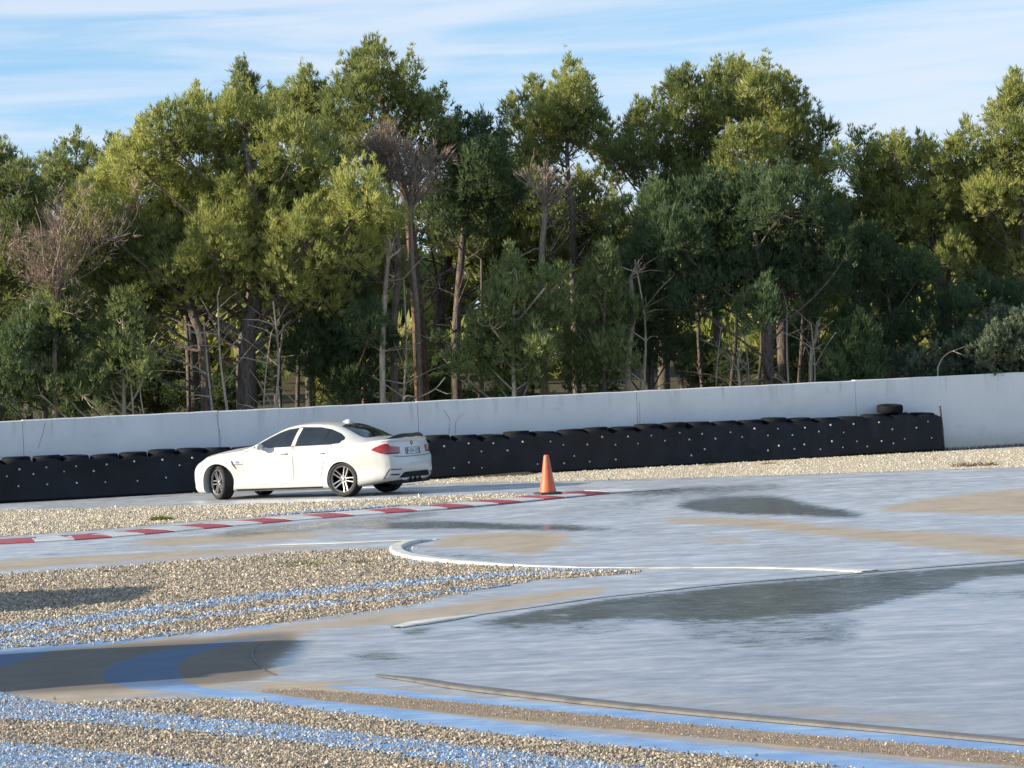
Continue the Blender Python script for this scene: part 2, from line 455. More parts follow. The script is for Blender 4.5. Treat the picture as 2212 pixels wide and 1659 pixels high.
FOL = {
    'lit':   mat_foliage('pine_needles_lit_green', (0.088, 0.120, 0.034), (0.54, 0.54, 0.165), 0.42),  # sunlit crowns: light tone put into the needle colour
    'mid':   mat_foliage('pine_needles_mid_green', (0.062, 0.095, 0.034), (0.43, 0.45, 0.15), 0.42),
    'dark':  mat_foliage('pine_needles_deep_shaded_green', (0.030, 0.066, 0.038), (0.14, 0.20, 0.085), 0.36),  # deep green, with shade painted in for trees standing in shadow
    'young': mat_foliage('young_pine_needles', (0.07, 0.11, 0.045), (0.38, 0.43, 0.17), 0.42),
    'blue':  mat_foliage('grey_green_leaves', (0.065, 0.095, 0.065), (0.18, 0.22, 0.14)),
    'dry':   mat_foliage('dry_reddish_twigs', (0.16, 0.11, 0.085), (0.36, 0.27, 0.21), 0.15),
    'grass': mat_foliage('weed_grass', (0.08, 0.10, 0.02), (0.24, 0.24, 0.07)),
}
M['bark'] = mat_bark('pine_bark', (0.075, 0.060, 0.050), (0.19, 0.155, 0.13))
M['bark_red'] = mat_bark('red_pine_bark', (0.10, 0.06, 0.04), (0.30, 0.17, 0.10), (0.14, 0.10, 0.08))
M['bark_pale'] = mat_bark('pale_bark', (0.34, 0.27, 0.20), (0.62, 0.53, 0.40), (0.26, 0.21, 0.17))
M['bark_dead'] = mat_bark('dead_wood', (0.20, 0.145, 0.11), (0.36, 0.28, 0.22))
#==SETTING==
# ------------------------------------------------------------------ the setting: ground
WA, WB = P(0, 1085), P(2212, 962)
W_DIR = (WB - WA).normalized()
W_NRM = Vector((W_DIR.y, -W_DIR.x, 0))           # towards the track
def wall_pt(s, off=0.0, z=0.0):                   # s metres along the wall from its point at the left frame edge
    p = WA + W_DIR * s + W_NRM * off
    return Vector((p.x, p.y, z))
def wall_y(px):                                   # depth of the wall behind picture column px
    d = ray(px, 900)
    k = d.x / d.y
    # X = k*Y ; on the wall line
    t = (k * WA.y - WA.x) / (W_DIR.x - k * W_DIR.y)
    return WA.y + W_DIR.y * t

def sheet(name, pts, z, mat, jit=0.0, step=14, kind='structure', parent=None):
    q = densify(pts, step)
    g = ground_poly(q, z)
    if jit:
        r = np.random.default_rng(len(q) * 13 + int(abs(q[0][0])))
        j = r.normal(0, 1, g.shape)
        j = (j + np.roll(j, 1, 0) + np.roll(j, -1, 0)) / 3
        g = g + j * jit * np.array([1.0, 1.0])
    vs = [(x, y, z) for x, y in g]
    me = bpy.data.meshes.new(name)
    me.from_pydata(vs, [], [tuple(range(len(vs)))])
    bm = bmesh.new(); bm.from_mesh(me)
    bmesh.ops.triangulate(bm, faces=bm.faces)
    for f in bm.faces:
        if f.normal.z < 0: f.normal_flip()
    bm.to_mesh(me); bm.free()
    o = link(name, me, mat, parent)
    if kind and parent is None: o['kind'] = kind
    return o, g
def band(line, widths, per=6):
    """closed picture polygon from a centre line and its half heights in picture pixels"""
    c = smooth_line(line, per)
    w = np.interp(np.linspace(0, 1, len(c)), np.linspace(0, 1, len(widths)), widths)
    return [(x, y - h) for (x, y), h in zip(c, w)] + [(x, y + h) for (x, y), h in list(zip(c, w))[::-1]]

# base ground out to the horizon; it climbs gently behind the wall
nx, ny = 60, 90
gx = np.linspace(-1, 1, nx) ** 3 * 1800
gy = np.concatenate([np.linspace(-60, 140, 70), 140 + np.linspace(0.02, 1, 20) ** 2 * 2600])
GX, GY = np.meshgrid(gx, gy)
wd = (GX - WA.x) * (-W_NRM.x) + (GY - WA.y) * (-W_NRM.y)
GZ = np.where(wd > 0, np.clip(wd / 45, 0, 1) ** 1.3 * 4.2, 0) - 0.03 + np.where(wd > 3, 0.1 * np.sin(GX * .9) * np.cos(GY * .7), 0)
GZ = np.where(wd > 1.0, GZ + 0.25, GZ)
V = np.stack([GX, GY, GZ], -1).reshape(-1, 3)
idx = np.arange(nx * len(gy)).reshape(len(gy), nx)
F = np.stack([idx[:-1, :-1], idx[:-1, 1:], idx[1:, 1:], idx[1:, :-1]], -1).reshape(-1, 4)
tag(link('ground', np_mesh('ground', V, F, True), M['litter']), kind='structure')

# blue run-off stripes: concentric bends round the tip of the track
STRIPES = [
    (band([(-500, 1420), (0, 1362), (250, 1329), (500, 1297), (760, 1271), (1000, 1249), (1180, 1236), (1360, 1231)], [14, 11, 9, 8, 7, 6, 4, 2]), 0),
    (band([(-500, 1442), (0, 1387), (200, 1362), (430, 1332), (700, 1305), (940, 1281), (1100, 1262)], [10, 7, 6, 5, 4, 3, 2]), 0),
    (band([(-500, 1466), (0, 1409), (130, 1395), (280, 1383), (460, 1363), (600, 1354)], [14, 13, 9, 5, 4, 3]), 1),
    ([(-420, 1452), (-10, 1424), (100, 1409), (60, 1424), (0, 1442), (-200, 1470), (-420, 1480)], 1),
    # middle bend: over the shadow-darkened asphalt and out to the right below the pool
    ([(640, 1368), (560, 1376), (440, 1390), (330, 1408), (250, 1430), (218, 1455), (226, 1474), (290, 1489), (400, 1496), (520, 1514), (700, 1535), (900, 1562), (1120, 1590), (1400, 1618), (1800, 1656), (2200, 1690), (2900, 1752), (2900, 1722), (2212, 1668), (1800, 1632), (1500, 1604), (1200, 1574), (960, 1542), (760, 1515), (600, 1499), (460, 1487), (400, 1474), (385, 1452), (392, 1430), (430, 1408), (520, 1388), (620, 1374)], 1),
    # light strip between the edge line and the brown grit
    (band([(690, 1482), (820, 1492), (1000, 1514), (1300, 1540), (1700, 1574), (2000, 1600), (2300, 1626), (2800, 1668)], [2, 6, 9, 10, 10, 11, 12, 12]), 1),
    # foreground bends on gravel
    ([(-500, 1480), (0, 1494), (120, 1520), (250, 1532), (420, 1548), (620, 1566), (820, 1588), (1040, 1614), (1250, 1640), (1500, 1672), (1700, 1700), (1250, 1700), (1050, 1664), (860, 1628), (640, 1601), (420, 1580), (200, 1562), (0, 1551), (-500, 1540)], 0),
    ([(-500, 1585), (0, 1601), (160, 1616), (330, 1634), (520, 1660), (700, 1690), (200, 1700), (-500, 1650)], 0),
    # thin stripe along the kerb's back
    (band([(570, 1112), (720, 1101), (860, 1091)], [1, 3, 1]), 0),
]
GRIT = band([(560, 1492), (700, 1503), (1000, 1531), (1300, 1560), (1700, 1598), (2000, 1624), (2300, 1650), (2800, 1695)], [3, 11, 13, 13, 13, 14, 15, 15])
# asphalt of the skid pad: one sheet with a wetness and a standing-water value at each point
DRY = [
    [(950, 1166), (1010, 1153), (1205, 1150), (1216, 1166), (1196, 1181), (1160, 1196), (1085, 1193), (1030, 1181), (940, 1182)],
    [(1870, 1101), (2000, 1080), (2300, 1044), (2300, 1111), (2060, 1108)],
    [(1440, 1119), (1640, 1121), (1800, 1139), (2000, 1151), (2300, 1166), (2300, 1212), (2100, 1192), (1950, 1172), (1750, 1152), (1600, 1135), (1450, 1130)],
    [(1515, 1163), (1620, 1162), (1600, 1170), (1520, 1169)],
    [(380, 1384), (600, 1356), (800, 1330), (1000, 1303), (1250, 1273), (1330, 1272), (1200, 1296), (1050, 1320), (860, 1345), (700, 1358), (450, 1376)],
    [(-200, 1246), (200, 1216), (520, 1196), (780, 1180), (560, 1183), (200, 1200), (-200, 1226)],
    [(300, 1168), (520, 1152), (780, 1150), (560, 1168), (330, 1180)],
    [tuple(q) for q in smooth_line([(-300, 1424), (0, 1406), (200, 1394), (400, 1381), (540, 1371), (620, 1366), (645, 1374), (630, 1396), (600, 1420), (575, 1442), (590, 1458), (520, 1472), (300, 1486), (0, 1500), (-300, 1508)], 5)],  # outline of the shadowed area, also used to darken the asphalt
    [(960, 1462), (1200, 1478), (1500, 1500), (1900, 1530), (2400, 1560), (2400, 1606), (2212, 1592), (1800, 1556), (1500, 1530), (1200, 1500), (1000, 1476)],
    [(0, 1500), (300, 1488), (640, 1472), (820, 1482), (1000, 1500), (760, 1492), (500, 1482), (300, 1500), (150, 1520), (20, 1520)],
]
POOL = [      # smooth standing water that mirrors the dark trees
    ([(1000, 1345), (1300, 1294), (1700, 1251), (2400, 1201), (2400, 1232), (2120, 1250), (2000, 1285), (1820, 1325), (1560, 1338), (1280, 1342), (1100, 1352)], 1.0),
    ([(1430, 1340), (1700, 1325), (1880, 1335), (1850, 1395), (1650, 1408), (1480, 1385)], 0.68),
    ([(1000, 1352), (1250, 1345), (1450, 1350), (1300, 1375), (1080, 1378)], 0.58),
    ([(2000, 1272), (2400, 1262), (2400, 1292), (2100, 1300)], 0.62),
    ([(850, 1366), (900, 1355), (945, 1352), (925, 1369), (870, 1374)], 1.1),
    ([(730, 1412), (820, 1406), (930, 1420), (880, 1432), (770, 1430)], 0.8),
    ([(1460, 1086), (1560, 1073), (1680, 1071), (1770, 1094), (1870, 1110), (1860, 1121), (1700, 1113), (1560, 1109), (1470, 1099)], 1.15),
    ([(1330, 1064), (1480, 1049), (1760, 1043), (1700, 1052), (1500, 1066), (1360, 1076)], 0.75),
    ([(760, 1133), (960, 1125), (1100, 1133), (1340, 1140), (1250, 1147), (1000, 1141), (830, 1142)], 1.4),
    ([(1290, 1142), (1450, 1146), (1380, 1156), (1280, 1150)], 0.7),
    ([(430, 1152), (700, 1124), (940, 1104), (1000, 1108), (760, 1134), (480, 1160)], 0.9),
    ([(920, 1186), (1100, 1198), (1250, 1212), (1060, 1213), (900, 1203), (880, 1194)], 0.62),
    (band([(1180, 1078), (1350, 1066), (1550, 1053), (1750, 1046)], [1.5, 3, 3, 1.5]), 0.95),
    (band([(1230, 1096), (1400, 1082), (1560, 1066), (1760, 1055)], [1.5, 3, 3, 1.5]), 0.85),
    (band([(420, 1166), (640, 1148), (860, 1136), (1080, 1134)], [1.5, 3, 4, 2]), 0.8),
    (band([(-100, 1216), (150, 1196), (420, 1178), (700, 1166)], [2, 4, 3, 2]), 0.7),
    (band([(1300, 1150), (1500, 1156), (1700, 1166), (1950, 1186)], [2, 3, 3, 2]), 0.75),
    (band([(1250, 1180), (1500, 1186), (1750, 1200), (2000, 1206)], [2, 4, 4, 2]), 0.62),
    (band([(1100, 1205), (1400, 1212), (1700, 1214)], [2, 4, 2]), 0.6),
    (band([(1850, 1128), (2050, 1122), (2300, 1128)], [3, 5, 4]), 0.7),
    (band([(1780, 1046), (2000, 1040), (2300, 1024)], [2, 4, 3]), 0.55),
    ([(1150, 1100), (1420, 1075), (1440, 1110), (1200, 1135)], 0.45),
]
NX, NY = 420, 420
yy = 1.0 / np.linspace(1 / 12.0, 1 / 76.0, NY)
uu = np.linspace(-0.36, 0.36, NX)
AY, AU = np.meshgrid(yy, uu, indexing='ij')
AX = AU * AY
wd = (AX - WA.x) * (-W_NRM.x) + (AY - WA.y) * (-W_NRM.y)
AYc = np.where(wd > -1.2, AY - (wd + 1.2), AY)
V = np.stack([AX, AYc, np.zeros_like(AX)], -1).reshape(-1, 3)
idx = np.arange(NX * NY).reshape(NY, NX)
F = np.stack([idx[:-1, :-1], idx[:-1, 1:], idx[1:, 1:], idx[1:, :-1]], -1).reshape(-1, 4)
wet = np.full(AX.shape, 0.66); pool = np.full(AX.shape, 0.10)
PONDP = [(640, 1452), (700, 1425), (750, 1400), (870, 1362), (1020, 1342), (1300, 1292), (1700, 1249), (2400, 1198), (2400, 1622), (2212, 1604), (1500, 1541), (1100, 1508), (830, 1462), (720, 1452)]
wet[inside(ground_poly(PONDP), AX, AYc)] = 0.92
for p in DRY:
    wet[inside(ground_poly(p), AX, AYc)] = {7: 0.10, 8: 0.60}.get([q is p for q in DRY].index(True), 0.20)
for p, v in POOL:
    mk = inside(ground_poly(p), AX, AYc)
    pool[mk] = np.maximum(pool[mk], v)
def blur(a, n=2):
    for _ in range(n):
        b = np.pad(a, 1, mode='edge')
        a = (b[1:-1, 1:-1] * 2 + b[:-2, 1:-1] + b[2:, 1:-1] + b[1:-1, :-2] + b[1:-1, 2:]) / 6
    return a
shadow_tone = np.zeros(AX.shape); shadow_tone[inside(ground_poly(DRY[7]), AX, AYc)] = 1.0  # extra darkness of the cast shadow painted into the asphalt
paint = np.zeros(AX.shape); grit = np.zeros(AX.shape)
for pts, lay in STRIPES:
    if lay: paint[inside(ground_poly(pts), AX, AYc)] = 1.0
mk = inside(ground_poly(GRIT), AX, AYc); grit[mk] = 1.0; wet[mk] = 0.0; paint[mk] = 0.0
wet[(paint > 0.5) & (shadow_tone < 0.5)] = 0.42
paint, grit = blur(paint, 3), blur(grit, 3)
wet, pool, shadow_tone = blur(wet, 8), blur(pool, 14), blur(shadow_tone, 10)
me = np_mesh('asphalt', V, F, True)
for nm, arr in (('wet', wet), ('pool', pool), ('shadow_tone', shadow_tone), ('paint', paint), ('grit', grit)):
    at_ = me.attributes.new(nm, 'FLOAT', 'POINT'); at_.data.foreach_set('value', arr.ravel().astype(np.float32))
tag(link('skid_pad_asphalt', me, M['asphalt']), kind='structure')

# gravel beds
G_VERGE = [(-400, 1096), (0, 1074), (270, 1066), (430, 1058), (700, 1044), (940, 1030), (1300, 1008), (1600, 992), (2030, 976), (2300, 962), (2600, 945), (2600, 985), (2212, 1009), (2000, 1016), (1700, 1026), (1400, 1034), (1200, 1040), (1040, 1042), (940, 1046), (700, 1052), (430, 1063), (270, 1070), (0, 1077), (-400, 1102)]
G_ISLAND = [(-400, 1112), (0, 1103), (200, 1099), (430, 1093), (600, 1087), (800, 1080), (930, 1073), (1060, 1068), (1140, 1068), (1120, 1074), (900, 1090), (600, 1113), (350, 1131), (200, 1145), (0, 1158), (-400, 1192)]
G_TIP = [(-400, 1268), (0, 1242), (200, 1229), (400, 1212), (600, 1197), (760, 1187), (838, 1188), (842, 1200), (880, 1214), (1000, 1223), (1180, 1231), (1380, 1236), (1300, 1243), (1150, 1252), (1000, 1278), (840, 1312), (620, 1342), (400, 1368), (200, 1388), (0, 1400), (-400, 1440)]
G_FRONT = [(-600, 1470), (0, 1505), (140, 1522), (300, 1512), (480, 1510), (660, 1532), (860, 1560), (1060, 1590), (1400, 1622), (1800, 1660), (2400, 1730), (2700, 1900), (-700, 1900)]
polyG = {}
for nm, pts, mat, z in (('gravel_verge', G_VERGE, 'verge', 0.003), ('gravel_island', G_ISLAND, 'gravel', 0.003), ('gravel_bed', G_TIP, 'gravel', 0.003), ('gravel_bed', G_FRONT, 'gravel', 0.003)):
    o, g = sheet(nm, pts, z, M[mat], 0.05)
    polyG[nm if nm not in polyG else nm + '2'] = g

blue_polys = []
for pts, lay in STRIPES:
    if lay:
        blue_polys.append(ground_poly(pts)); continue
    o, g = sheet('blue_stripe', pts, 0.006 + 0.0007 * len(blue_polys), M['blue'], 0.012, step=12)
    blue_polys.append(g)
grit_poly = ground_poly(GRIT)

# painted edge lines
def stripe_line(nm, line, widths, mat, z=0.017):
    sheet(nm, band(line, widths, 8), z, M[mat], 0.008, step=16)
def edge_strip(name, line, width, height, mat, wmul=None):
    g = np.array([P(x, y)[:2] for x, y in smooth_line(line, 8)])
    t = np.gradient(g, axis=0); t /= np.linalg.norm(t, axis=1)[:, None]
    n = np.stack([-t[:, 1], t[:, 0]], -1)
    w = np.interp(np.linspace(0, 1, len(g)), np.linspace(0, 1, len(wmul)), wmul) if wmul else np.ones(len(g))
    mb = MB(); vs = []
    for p, q, k in zip(g, n, w):
        for u, h in ((-0.5, 0), (-0.5, height * 0.7), (-0.36, height), (0.36, height), (0.5, height * 0.7), (0.5, 0)):
            c = p + q * u * width * k
            vs.append((c[0], c[1], h * min(1, k) + 0.0045))
    m = len(g)
    mb.add(vs, [(6 * i + j, 6 * i + j + 1, 6 * i + 7 + j, 6 * i + 6 + j) for i in range(m - 1) for j in range(5)])
    o = mb.build(name, M[mat]); o['kind'] = 'structure'
edge_strip('concrete_edge', [(560, 1179), (740, 1174), (860, 1169), (945, 1166)], 0.15, 0.012, 'white_line', [0.5, 1, 1, 0.6])
edge_strip('concrete_edge', [(930, 1168), (892, 1173), (866, 1180), (856, 1189), (868, 1199), (912, 1209), (1000, 1217), (1120, 1223.5), (1250, 1227)], 0.18, 0.04, 'white_line', [0.4, 1, 1, 1, 1, 1, 0.8, 0.5, 0.25])
edge_strip('white_line', [(1250, 1227), (1420, 1228), (1600, 1227.5), (1760, 1230), (1880, 1236)], 0.16, 0.015, 'white_line', [0.5, 0.5, 0.6, 1.3, 1.5])
edge_strip('concrete_edge', [(855, 1357), (900, 1349), (960, 1340), (1025, 1330)], 0.22, 0.022, 'white_line', [0.5, 1, 0.9, 0.4])
edge_strip('white_line', [(1030, 1329), (1160, 1311), (1300, 1291), (1450, 1275), (1560, 1263), (1800, 1243), (2000, 1226), (2300, 1203), (2700, 1172)], 0.10, 0.005, 'pale_line', [0.4, 0.5, 0.6, 0.8, 1, 1.3, 1.6, 1.8])
edge_strip('concrete_edge', [(815, 1461), (900, 1472), (1000, 1488), (1150, 1506), (1300, 1523), (1500, 1543), (1800, 1570), (2000, 1588), (2300, 1616), (2700, 1654)], 0.13, 0.024, 'grey_line', [0.4, 0.9, 1, 1, 1, 0.9, 0.9, 1])
sheet('seam_line', [(p[0] - 1.4, p[1]) for p in smooth_line([(562, 1388), (546, 1405), (549, 1425), (570, 1446), (596, 1458)], 6)] + [(p[0] + 1.4, p[1]) for p in smooth_line([(562, 1388), (546, 1405), (549, 1425), (570, 1446), (596, 1458)], 6)[::-1]], 0.008, M['grey_line'], 0.004, step=6)

# loose stones of the gravel beds
OCT = np.array([(1, 0, 0), (-1, 0, 0), (0, 1, 0), (0, -1, 0), (0, 0, 1), (0, 0, -1)], float)
OCTF = np.array([(0, 2, 4), (2, 1, 4), (1, 3, 4), (3, 0, 4), (2, 0, 5), (1, 2, 5), (3, 1, 5), (0, 3, 5)])
def ico():
    t = (1 + 5 ** .5) / 2
    v = np.array([(-1, t, 0), (1, t, 0), (-1, -t, 0), (1, -t, 0), (0, -1, t), (0, 1, t), (0, -1, -t), (0, 1, -t), (t, 0, -1), (t, 0, 1), (-t, 0, -1), (-t, 0, 1)], float)
    f = np.array([(0, 11, 5), (0, 5, 1), (0, 1, 7), (0, 7, 10), (0, 10, 11), (1, 5, 9), (5, 11, 4), (11, 10, 2), (10, 7, 6), (7, 1, 8), (3, 9, 4), (3, 4, 2), (3, 2, 6), (3, 6, 8), (3, 8, 9), (4, 9, 5), (2, 4, 11), (6, 2, 10), (8, 6, 7), (9, 8, 1)])
    return v / np.linalg.norm(v[0]), f
ICO, ICOF = ico()
def rand_rot(n, r):
    q = r.normal(0, 1, (n, 4)); q /= np.linalg.norm(q, axis=1)[:, None]
    w, x, y, z = q.T
    return np.stack([np.stack([1-2*(y*y+z*z), 2*(x*y-z*w), 2*(x*z+y*w)], -1), np.stack([2*(x*y+z*w), 1-2*(x*x+z*z), 2*(y*z-x*w)], -1), np.stack([2*(x*z-y*w), 2*(y*z+x*w), 1-2*(x*x+y*y)], -1)], 1)
def scatter(name, poly, dens, rad, tmpl, label, pal, xlim, seed, z0=0.008, blues=(), edge=0.0):
    r = np.random.default_rng(seed)
    x0, y0 = poly.min(0); x1, y1 = poly.max(0)
    n = int((x1 - x0) * (y1 - y0) * dens)
    x = r.uniform(x0, x1, n); y = r.uniform(y0, y1, n)
    keep = (np.abs(x) < xlim * y) & (y > 14.5)
    x, y = x[keep], y[keep]
    keep = inside(poly, x + r.normal(0, edge, len(x)), y + r.normal(0, edge, len(x)))
    x, y = x[keep], y[keep]; n = len(x)
    tv, tf = tmpl
    sc = rad * np.exp(r.normal(0, 0.32, n))
    ax = r.uniform(0.65, 1.25, (n, 3)); ax[:, 2] *= 0.6
    jit = r.uniform(0.75, 1.2, (n, len(tv), 1))
    v = tv[None] * jit * ax[:, None, :]
    v = np.einsum('nij,nmj->nmi', rand_rot(n, r), v) * sc[:, None, None]
    v[:, :, 0] += x[:, None]; v[:, :, 1] += y[:, None]; v[:, :, 2] += (z0 + sc * r.uniform(-0.1, 0.5, n))[:, None]
    f = tf[None] + (np.arange(n) * len(tv))[:, None, None]
    k = r.integers(0, len(pal), n)
    c = np.array(pal)[k] * np.exp(r.normal(0, 0.18, (n, 1)))
    for bp in blues:
        mk = inside(bp, x + r.normal(0, 0.06, n), y + r.normal(0, 0.09, n)) & (r.uniform(0, 1, n) < 0.72)
        c[mk] = c[mk] * 0.40 + np.array([0.13, 0.23, 0.37]) * np.exp(r.normal(0, 0.35, (mk.sum(), 1)))
    me = np_mesh(name, v.reshape(-1, 3), f.reshape(-1, 3), False)
    cc = np.ones((n, len(tv), 4), np.float32); cc[:, :, :3] = np.clip(c, 0, 0.85)[:, None, :]
    a = me.attributes.new('tint', 'FLOAT_COLOR', 'POINT'); a.data.foreach_set('color', cc.ravel())
    o = link(name, me, M['stone'])
    return tag(o, label, 'gravel', kind='stuff')
PAL = [(0.46, 0.39, 0.295), (0.38, 0.31, 0.225), (0.31, 0.245, 0.18), (0.50, 0.44, 0.355), (0.26, 0.21, 0.16)]
PALV = [(0.60, 0.53, 0.42), (0.54, 0.47, 0.36), (0.66, 0.60, 0.49), (0.48, 0.41, 0.31)]
scatter('gravel', polyG['gravel_bed2'], 2500, 0.0085, (OCT, OCTF), 'loose tan and blue-painted gravel of the foreground bed', PAL, 0.21, 1, blues=blue_polys, edge=0.05)
scatter('grit', grit_poly, 1500, 0.0045, (OCT, OCTF), 'fine brown grit lying in a band along the pool edge', [(0.34, 0.26, 0.18), (0.26, 0.19, 0.13), (0.42, 0.34, 0.25)], 0.21, 9, blues=(), edge=0.03)
scatter('gravel', polyG['gravel_bed'], 950, 0.0125, (OCT, OCTF), 'loose gravel inside the bend of the white line', PAL, 0.20, 2, blues=blue_polys, edge=0.12)
scatter('gravel', polyG['gravel_island'], 330, 0.013, (OCT, OCTF), 'pale loose gravel between the car and the red and white kerb', PALV, 0.20, 3, blues=blue_polys, edge=0.2)
scatter('gravel', polyG['gravel_verge'], 130, 0.012, (OCT, OCTF), 'pale gravel strip along the foot of the tyre barrier', PALV, 0.20, 4, edge=0.2)

# kerbs: raised red and white blocks, each its own piece
def kerb(name, line, width, height, length, start_red=True, back=0.35):
    g = np.array([P(x, y)[:2] for x, y in smooth_line(line, 10)])
    seg = np.linalg.norm(np.diff(g, axis=0), axis=1); s = np.concatenate([[0], np.cumsum(seg)])
    root = empty(name, (g[0][0], g[0][1], 0)); root['kind'] = 'structure'
    o0 = Vector((g[0][0], g[0][1], 0))
    nb = int(s[-1] / length)
    def pt(d): return Vector((np.interp(d, s, g[:, 0]), np.interp(d, s, g[:, 1]), 0))
    mbk = MB(); ringb = []
    for i in range(nb):
        a, b = pt(i * length + 0.004), pt((i + 1) * length - 0.004)
        t = (b - a).normalized(); nr = Vector((-t.y, t.x, 0))     # away from the camera
        mb = MB()
        prof = [(0.0, 0.0), (0.0, height * 0.35), (width * 0.25, height * 0.72), (width * 0.75, height), (width, height), (width, 0.0)]
        vs = [a + nr * u + Vector((0, 0, h)) - o0 for u, h in prof] + [b + nr * u + Vector((0, 0, h)) - o0 for u, h in prof]
        m = len(prof)
        fs = [(k, k + 1, m + k + 1, m + k) for k in range(m - 1)] + [tuple(range(m))[::-1], tuple(range(m, 2 * m))]
        mb.add(vs, fs)
        mb.build('kerb_block', M['kerb_red'] if (i % 2 == 0) == start_red else M['kerb_white'], root)
        if back:
            if i == 0: ringb.append((a, nr))
            ringb.append((b, nr))
    if back:
        vs = []
        for a, nr in ringb:
            for u, h in ((width + 0.003, 0), (width + 0.003, height * 0.93), (width + back, height * 0.5), (width + back, 0)):
                vs.append(a + nr * u + Vector((0, 0, h)) - o0)
        fs = [(4 * i + k, 4 * i + k + 1, 4 * i + 5 + k, 4 * i + 4 + k) for i in range(len(ringb) - 1) for k in range(3)]
        mbk.add(vs, fs); mbk.build('kerb_back', M['kerb_grey'], root)
    return root
kerb('kerb', [(-420, 1210), (-200, 1193), (0, 1176), (105, 1171), (250, 1161), (390, 1148), (540, 1134), (690, 1121), (830, 1110), (960, 1100), (1060, 1091), (1160, 1081), (1300, 1067), (1430, 1057)], 0.75, 0.048, 0.607, False, 0.30)
kerb('kerb', [(275, 1069), (430, 1064), (600, 1058), (760, 1054), (900, 1051)], 1.5, 0.02, 0.75, True, 0.0)

edge_strip('drain_gap', [(860, 1109), (960, 1101.5), (1060, 1092.5), (1160, 1082.5), (1300, 1068.5), (1430, 1058.5), (1470, 1055)], 0.10, 0.003, 'gap', [0.3, 0.8, 1, 1, 0.8, 0.4])
# ------------------------------------------------------------------ concrete wall, one panel after another
WALL_H = (Vector(at(1106, 857, wall_y(1106)))).z
wall = empty('concrete_wall', wall_pt(0))
tag(wall, 'long pale painted concrete wall in front of the pine trees', 'wall')
wr = random.Random(3)
joints = [-22.5]
def s_of_px(px):
    y = wall_y(px); x = ray(px, 900); xx = x.x / x.y * y
    return (Vector((xx, y, 0)) - Vector((WA.x, WA.y, 0))).dot(W_DIR)
js = [s_of_px(p) for p in (48, 471, 903, 1377, 1850, 2330)]
step_ = (js[-1] - js[0]) / 5
joints = [js[0] - step_ * k for k in range(6, 0, -1)] + js + [js[-1] + step_ * k for k in range(1, 7)]
for i in range(len(joints) - 1):
    a, b = joints[i] + 0.005, joints[i + 1] - 0.005
    mb = MB()
    dz = wr.uniform(-0.008, 0.008); dn = wr.uniform(-0.006, 0.006)
    n = 14
    vs = []
    for k in range(n + 1):
        s = a + (b - a) * k / n
        hz = WALL_H + dz + wr.uniform(-0.006, 0.006)
        for off, z in ((dn, -0.05), (dn, 0.6), (dn, hz - 0.02), (dn - 0.015, hz), (dn - 0.205, hz), (dn - 0.22, -0.05)):
            vs.append(wall_pt(s, off, z) - wall_pt(0))
    fs = [(6 * k + j, 6 * k + 6 + j, 6 * k + 7 + j, 6 * k + 1 + j) for k in range(n) for j in range(5)]
    fs += [tuple(range(6)), tuple(6 * n + j for j in range(6))[::-1]]
    mb.add(vs, fs)
    mb.build('wall_panel', M['concrete'], wall)

for sj in joints[1:-1]:
    mb = MB()
    mb.add([wall_pt(sj + a, off, z) - wall_pt(0) for a in (-0.03, 0.03) for off in (-0.10, -0.03) for z in (0.0, WALL_H - 0.03)], [(0, 1, 3, 2), (4, 6, 7, 5), (0, 4, 5, 1), (2, 3, 7, 6), (0, 2, 6, 4), (1, 5, 7, 3)])
    mb.build('joint_sealant', M['joint'], wall)
for line in ([(97, 914), (93, 935), (86, 955), (80, 984)], [(467, 894), (470, 915), (475, 938), (477, 968)], [(957, 884), (966, 897), (972, 910), (969, 935)], [(1002, 892), (990, 903), (984, 915), (983, 937)], [(1380, 868), (1382, 900), (1381, 925)]):
    mb = MB(); vs = []
    for i, (x, y) in enumerate(smooth_line(line, 6)):
        p = Vector(at(x, y, wall_y(x))) + W_NRM * 0.010 - wall_pt(0)
        w_ = 0.010 * (0.5 + 0.5 * math.sin(i * 1.7) ** 2)
        vs += [p - W_DIR * w_, p + W_DIR * w_]
    mb.add(vs, [(2 * i, 2 * i + 1, 2 * i + 3, 2 * i + 2) for i in range(len(vs) // 2 - 1)])
    mb.build('crack', M['crack'], wall, fix=False)
# ------------------------------------------------------------------ tyre barrier
S_END = s_of_px(2031) - 0.30
bar = empty('tyre_barrier', wall_pt(S_END, 0.4))
tag(bar, 'black tyre barrier faced with bolted rubber belting along the foot of the wall', 'tyre barrier')
tm = MB()
prof = []
for k in range(12):
    a = 2 * math.pi * k / 12
    ca, sa = math.cos(a), math.sin(a)
    prof.append((0.232 + 0.066 * math.copysign(abs(ca) ** 0.6, ca), 0.092 * math.copysign(abs(sa) ** 0.6, sa)))
tm.lathe(prof, 22, 'Z', closed=True)
TYRE = tm.mesh('tyre', True); TYRE.materials.append(M['rubber'])
SP = 0.597
ncol = 52
br = random.Random(11)
o0 = wall_pt(S_END, 0.4)
for c in range(ncol):
    s = S_END - 0.33 - c * SP
    jit = (br.uniform(-0.02, 0.02), br.uniform(-0.03, 0.03))
    lean = br.uniform(-0.02, 0.02)
    for k in range(5):
        p = wall_pt(s + jit[0] + br.uniform(-0.012, 0.012), 0.36 + jit[1], 0.095 + k * 0.180) - o0
        t = link('tyre', TYRE, None, bar)
        t.location = p
        t.rotation_euler = (br.uniform(-0.03, 0.03), br.uniform(-0.045, 0.045), br.uniform(0, 6))
        if k == 4: t.location.z += br.uniform(-0.03, 0.04)
